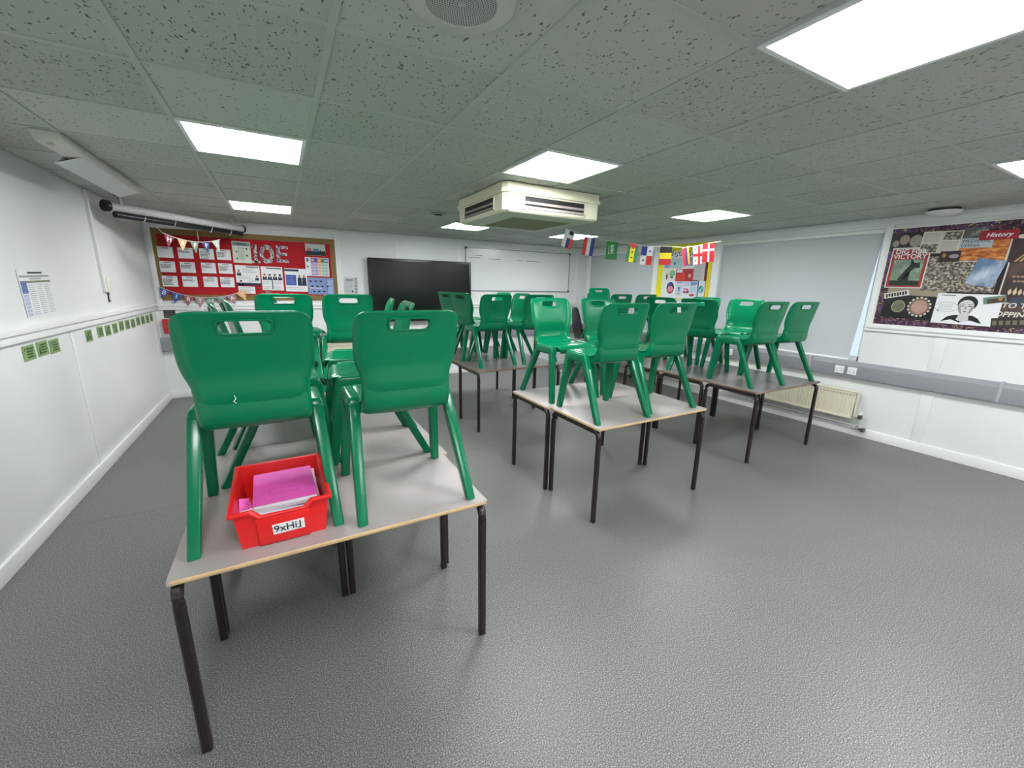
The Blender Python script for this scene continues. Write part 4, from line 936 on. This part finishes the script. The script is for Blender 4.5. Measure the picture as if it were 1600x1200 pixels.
o = H_('poster', 'torn strip of black and white blocks above the medallions', 1.885, 1.60, .20, .055, M_('posterwhite', 0), lambda m, y: [m.rect(-.085+.022*k, -.07+.022*k, -.02+.006*(k % 2), .018, y, BLACK) for k in range(8)], -.22, .029); fin(o)
o = H_('poster', 'drawn black and white portrait with speech bubble on the history board', 1.352, 1.475, .435, .285, PAPER, None, .015, .0275)
def f(m, y):
    m.rect(-.19, -.09, .122, .128, y, INK)
    m.ell(-.135, .015, .085, .045, y, INK, 20); m.ell(-.135, .015, .083, .043, y-.0002, PAPER, 20); m.poly([(-.2, -.02), (-.19, -.03), (-.17, -.015)], y-.0002, INK); lines(m, -.19, -.08, -.015, .045, 5, y-.0004, M_('txt', 0), .8, .25, .2)
    D = -.052
    P2 = lambda pts, yy, mm: m.poly([(q_[0]+D, q_[1]) for q_ in pts], yy, mm)
    P2([(-.10, -.125), (-.06, -.075), (-.01, -.055), (.11, -.055), (.15, -.08), (.18, -.125), (.10, -.10), (.03, -.125), (-.03, -.10)], y, BLACK)
    P2([(.005, -.10), (.02, -.04), (.05, -.03), (.08, -.04), (.09, -.10), (.05, -.12)], y-.0003, M_('ruffle', (196, 196, 198)))
    m.ell(.055+D, .055, .066, .070, y-.0003, BLACK, 20); m.ell(.05+D, .022, .054, .066, y-.0006, M_('facegrey', (206, 204, 204)), 20)
    P2([(-.004, .02), (.01, -.03), (.03, -.045), (.02, -.0), (.01, .05)], y-.0008, M_('shadegrey', (150, 148, 148))); P2([(.104, .02), (.09, -.03), (.07, -.045), (.08, -.0), (.09, .05)], y-.0008, M_('shadegrey', 0))
    for sx in (-1, 1): m.ell(.05+D+sx*.023, .030, .011, .005, y-.0009, BLACK, 8); P2([(.05+sx*.010, .044), (.05+sx*.036, .046), (.05+sx*.034, .051), (.05+sx*.010, .048)], y-.0009, BLACK)
    P2([(.042, .0), (.058, .0), (.053, .03), (.047, .03)], y-.0009, M_('nosegrey', (140, 138, 138))); P2([(.032, -.020), (.05, -.015), (.068, -.020), (.05, -.027)], y-.0009, INK)
    for cx in (-.205, .205):
        for cz in (-.13, .13): m.ell(cx, cz, .004, .004, y-.0003, INK, 8)
pr(o, f); fin(o)
o = H_('poster', 'small teal train postcard overlapping the drawn portrait', 1.185, 1.57, .14, .062, M_('tealcard', (96, 132, 122)), lambda m, y: (m.rect(-.045, .06, -.028, .012, y, M_('engine', (70, 58, 38))), m.ell(.035, .005, .014, .018, y-.0003, M_('amber', 0), 10)), -.2, .031); fin(o)
BRN = ramp_mat('brown_print', [(0, (36, 24, 28)), (.5, (58, 40, 44)), (.62, (84, 62, 56))], scale=6, interp='LINEAR')
o = H_('poster', 'dark brown show poster with cream lettering at right of the history board', .965, 1.61, .42, .56, BRN, None, .02, .0245)
def f(m, y):
    m.rect(-.21, -.20, -.28, .28, y, CRM)
    for k in range(14): m.ell(-.15+.025*(k % 7)+.01*(k//7), .16-.04*(k//7), .012, .010, y, M_('crowdhead', (150, 120, 96)), 7)
    for k in range(5): m.poly([(-.16+.03*k, .03), (-.145+.03*k, .06+.01*(k % 2)), (-.135+.03*k, .02), (-.15+.03*k, .0)], y, M_('hands', (206, 186, 150)))
    m.ell(-.08, -.05, .05, .04, y, M_('bluegrey', (56, 66, 80)), 12); m.ell(.02, -.07, .05, .03, y, M_('orangebit', (186, 118, 50)), 10)
pr(o, f); fin(o)
for s_, x, z, sz in (('TO THE', -.06, -.09, .062), ('OF W', .0, -.128, .030), ('OPPING', -.085, -.168, .062)): text_obj(s_, sz, CRM, o, x, z, -.0275, slant=.15, bold=.0015)
o = H_('poster', 'brown striped picture right of the orange landscape', .98, 2.02, .42, .27, M_('plumbrown', (58, 40, 42)), None, .0, .0232)
pr(o, lambda m, y: (m.rect(-.21, -.202, -.13, .13, y, CRM), [m.poly([(-.16+.03*k, -.12), (-.145+.03*k, -.12), (-.04+.012*k, .03), (-.045+.012*k, .03)], y, M_('straw', (186, 152, 100))) for k in range(6)], m.ell(-.15, .09, .03, .018, y, CRM, 10))); fin(o)
o = H_('poster', 'grey train picture at the lower right under the lettering poster', 1.06, 1.375, .22, .09, M_('dktrain', (46, 40, 36)), lambda m, y: [m.rect(-.1+.04*k, -.075+.04*k, -.02, .02, y, M_('trainbit', (110, 100, 86))) for k in range(5)], -.12, .029); fin(o)
# --- black office chair in the back corner
t = thing('office_chair', 'black office chair in the back corner behind the centre cluster', 'chair', (5.33, 6.38, 0), 1.3)
m = MB(); m.loft([[(x*w_+dx, y+.12*z_, .60+z_*.62) for x, y in ((-.2, .2), (.2, .2), (.22, .25), (-.22, .25))] for z_, w_, dx in ((0, .8, 0), (.3, 1.0, 0), (.7, .85, .0), (.92, .6, .0), (1.0, .35, .0))]); m.build('backrest', BLACK, t, .015)
MB().box(-.24, .24, -.24, .22, .46, .54).build('seat', BLACK, t, .03)
MB().tube([(0, 0, .10), (0, 0, .46)], .028, BLACK).build('gas_column', None, t); MB().box(-.04, .04, .1, .24, .5, .8).build('back_support', BLACK, t, .01)
for k in range(5):
    a = k*2*PI/5; l = MB().tube([(0, 0, .10), (.28*math.cos(a), .28*math.sin(a), .07)], .02, BLACK).build('base_arm', None, t)
    MB().loft([[(.28*math.cos(a)+.03*math.cos(b)-.01*s*math.sin(a), .28*math.sin(a)+.01*s*math.cos(a), .03+.03*math.sin(b)) for b in [2*PI*j/12 for j in range(12)]] for s in (-1, 1)]).build('castor', BLACK, l)
for sx in (-1, 1): MB().tube([(sx*.24, .08, .5), (sx*.29, .05, .6), (sx*.29, .0, .70), (sx*.29, -.18, .71)], .018, BLACK).build('armrest', None, t, smooth=True)
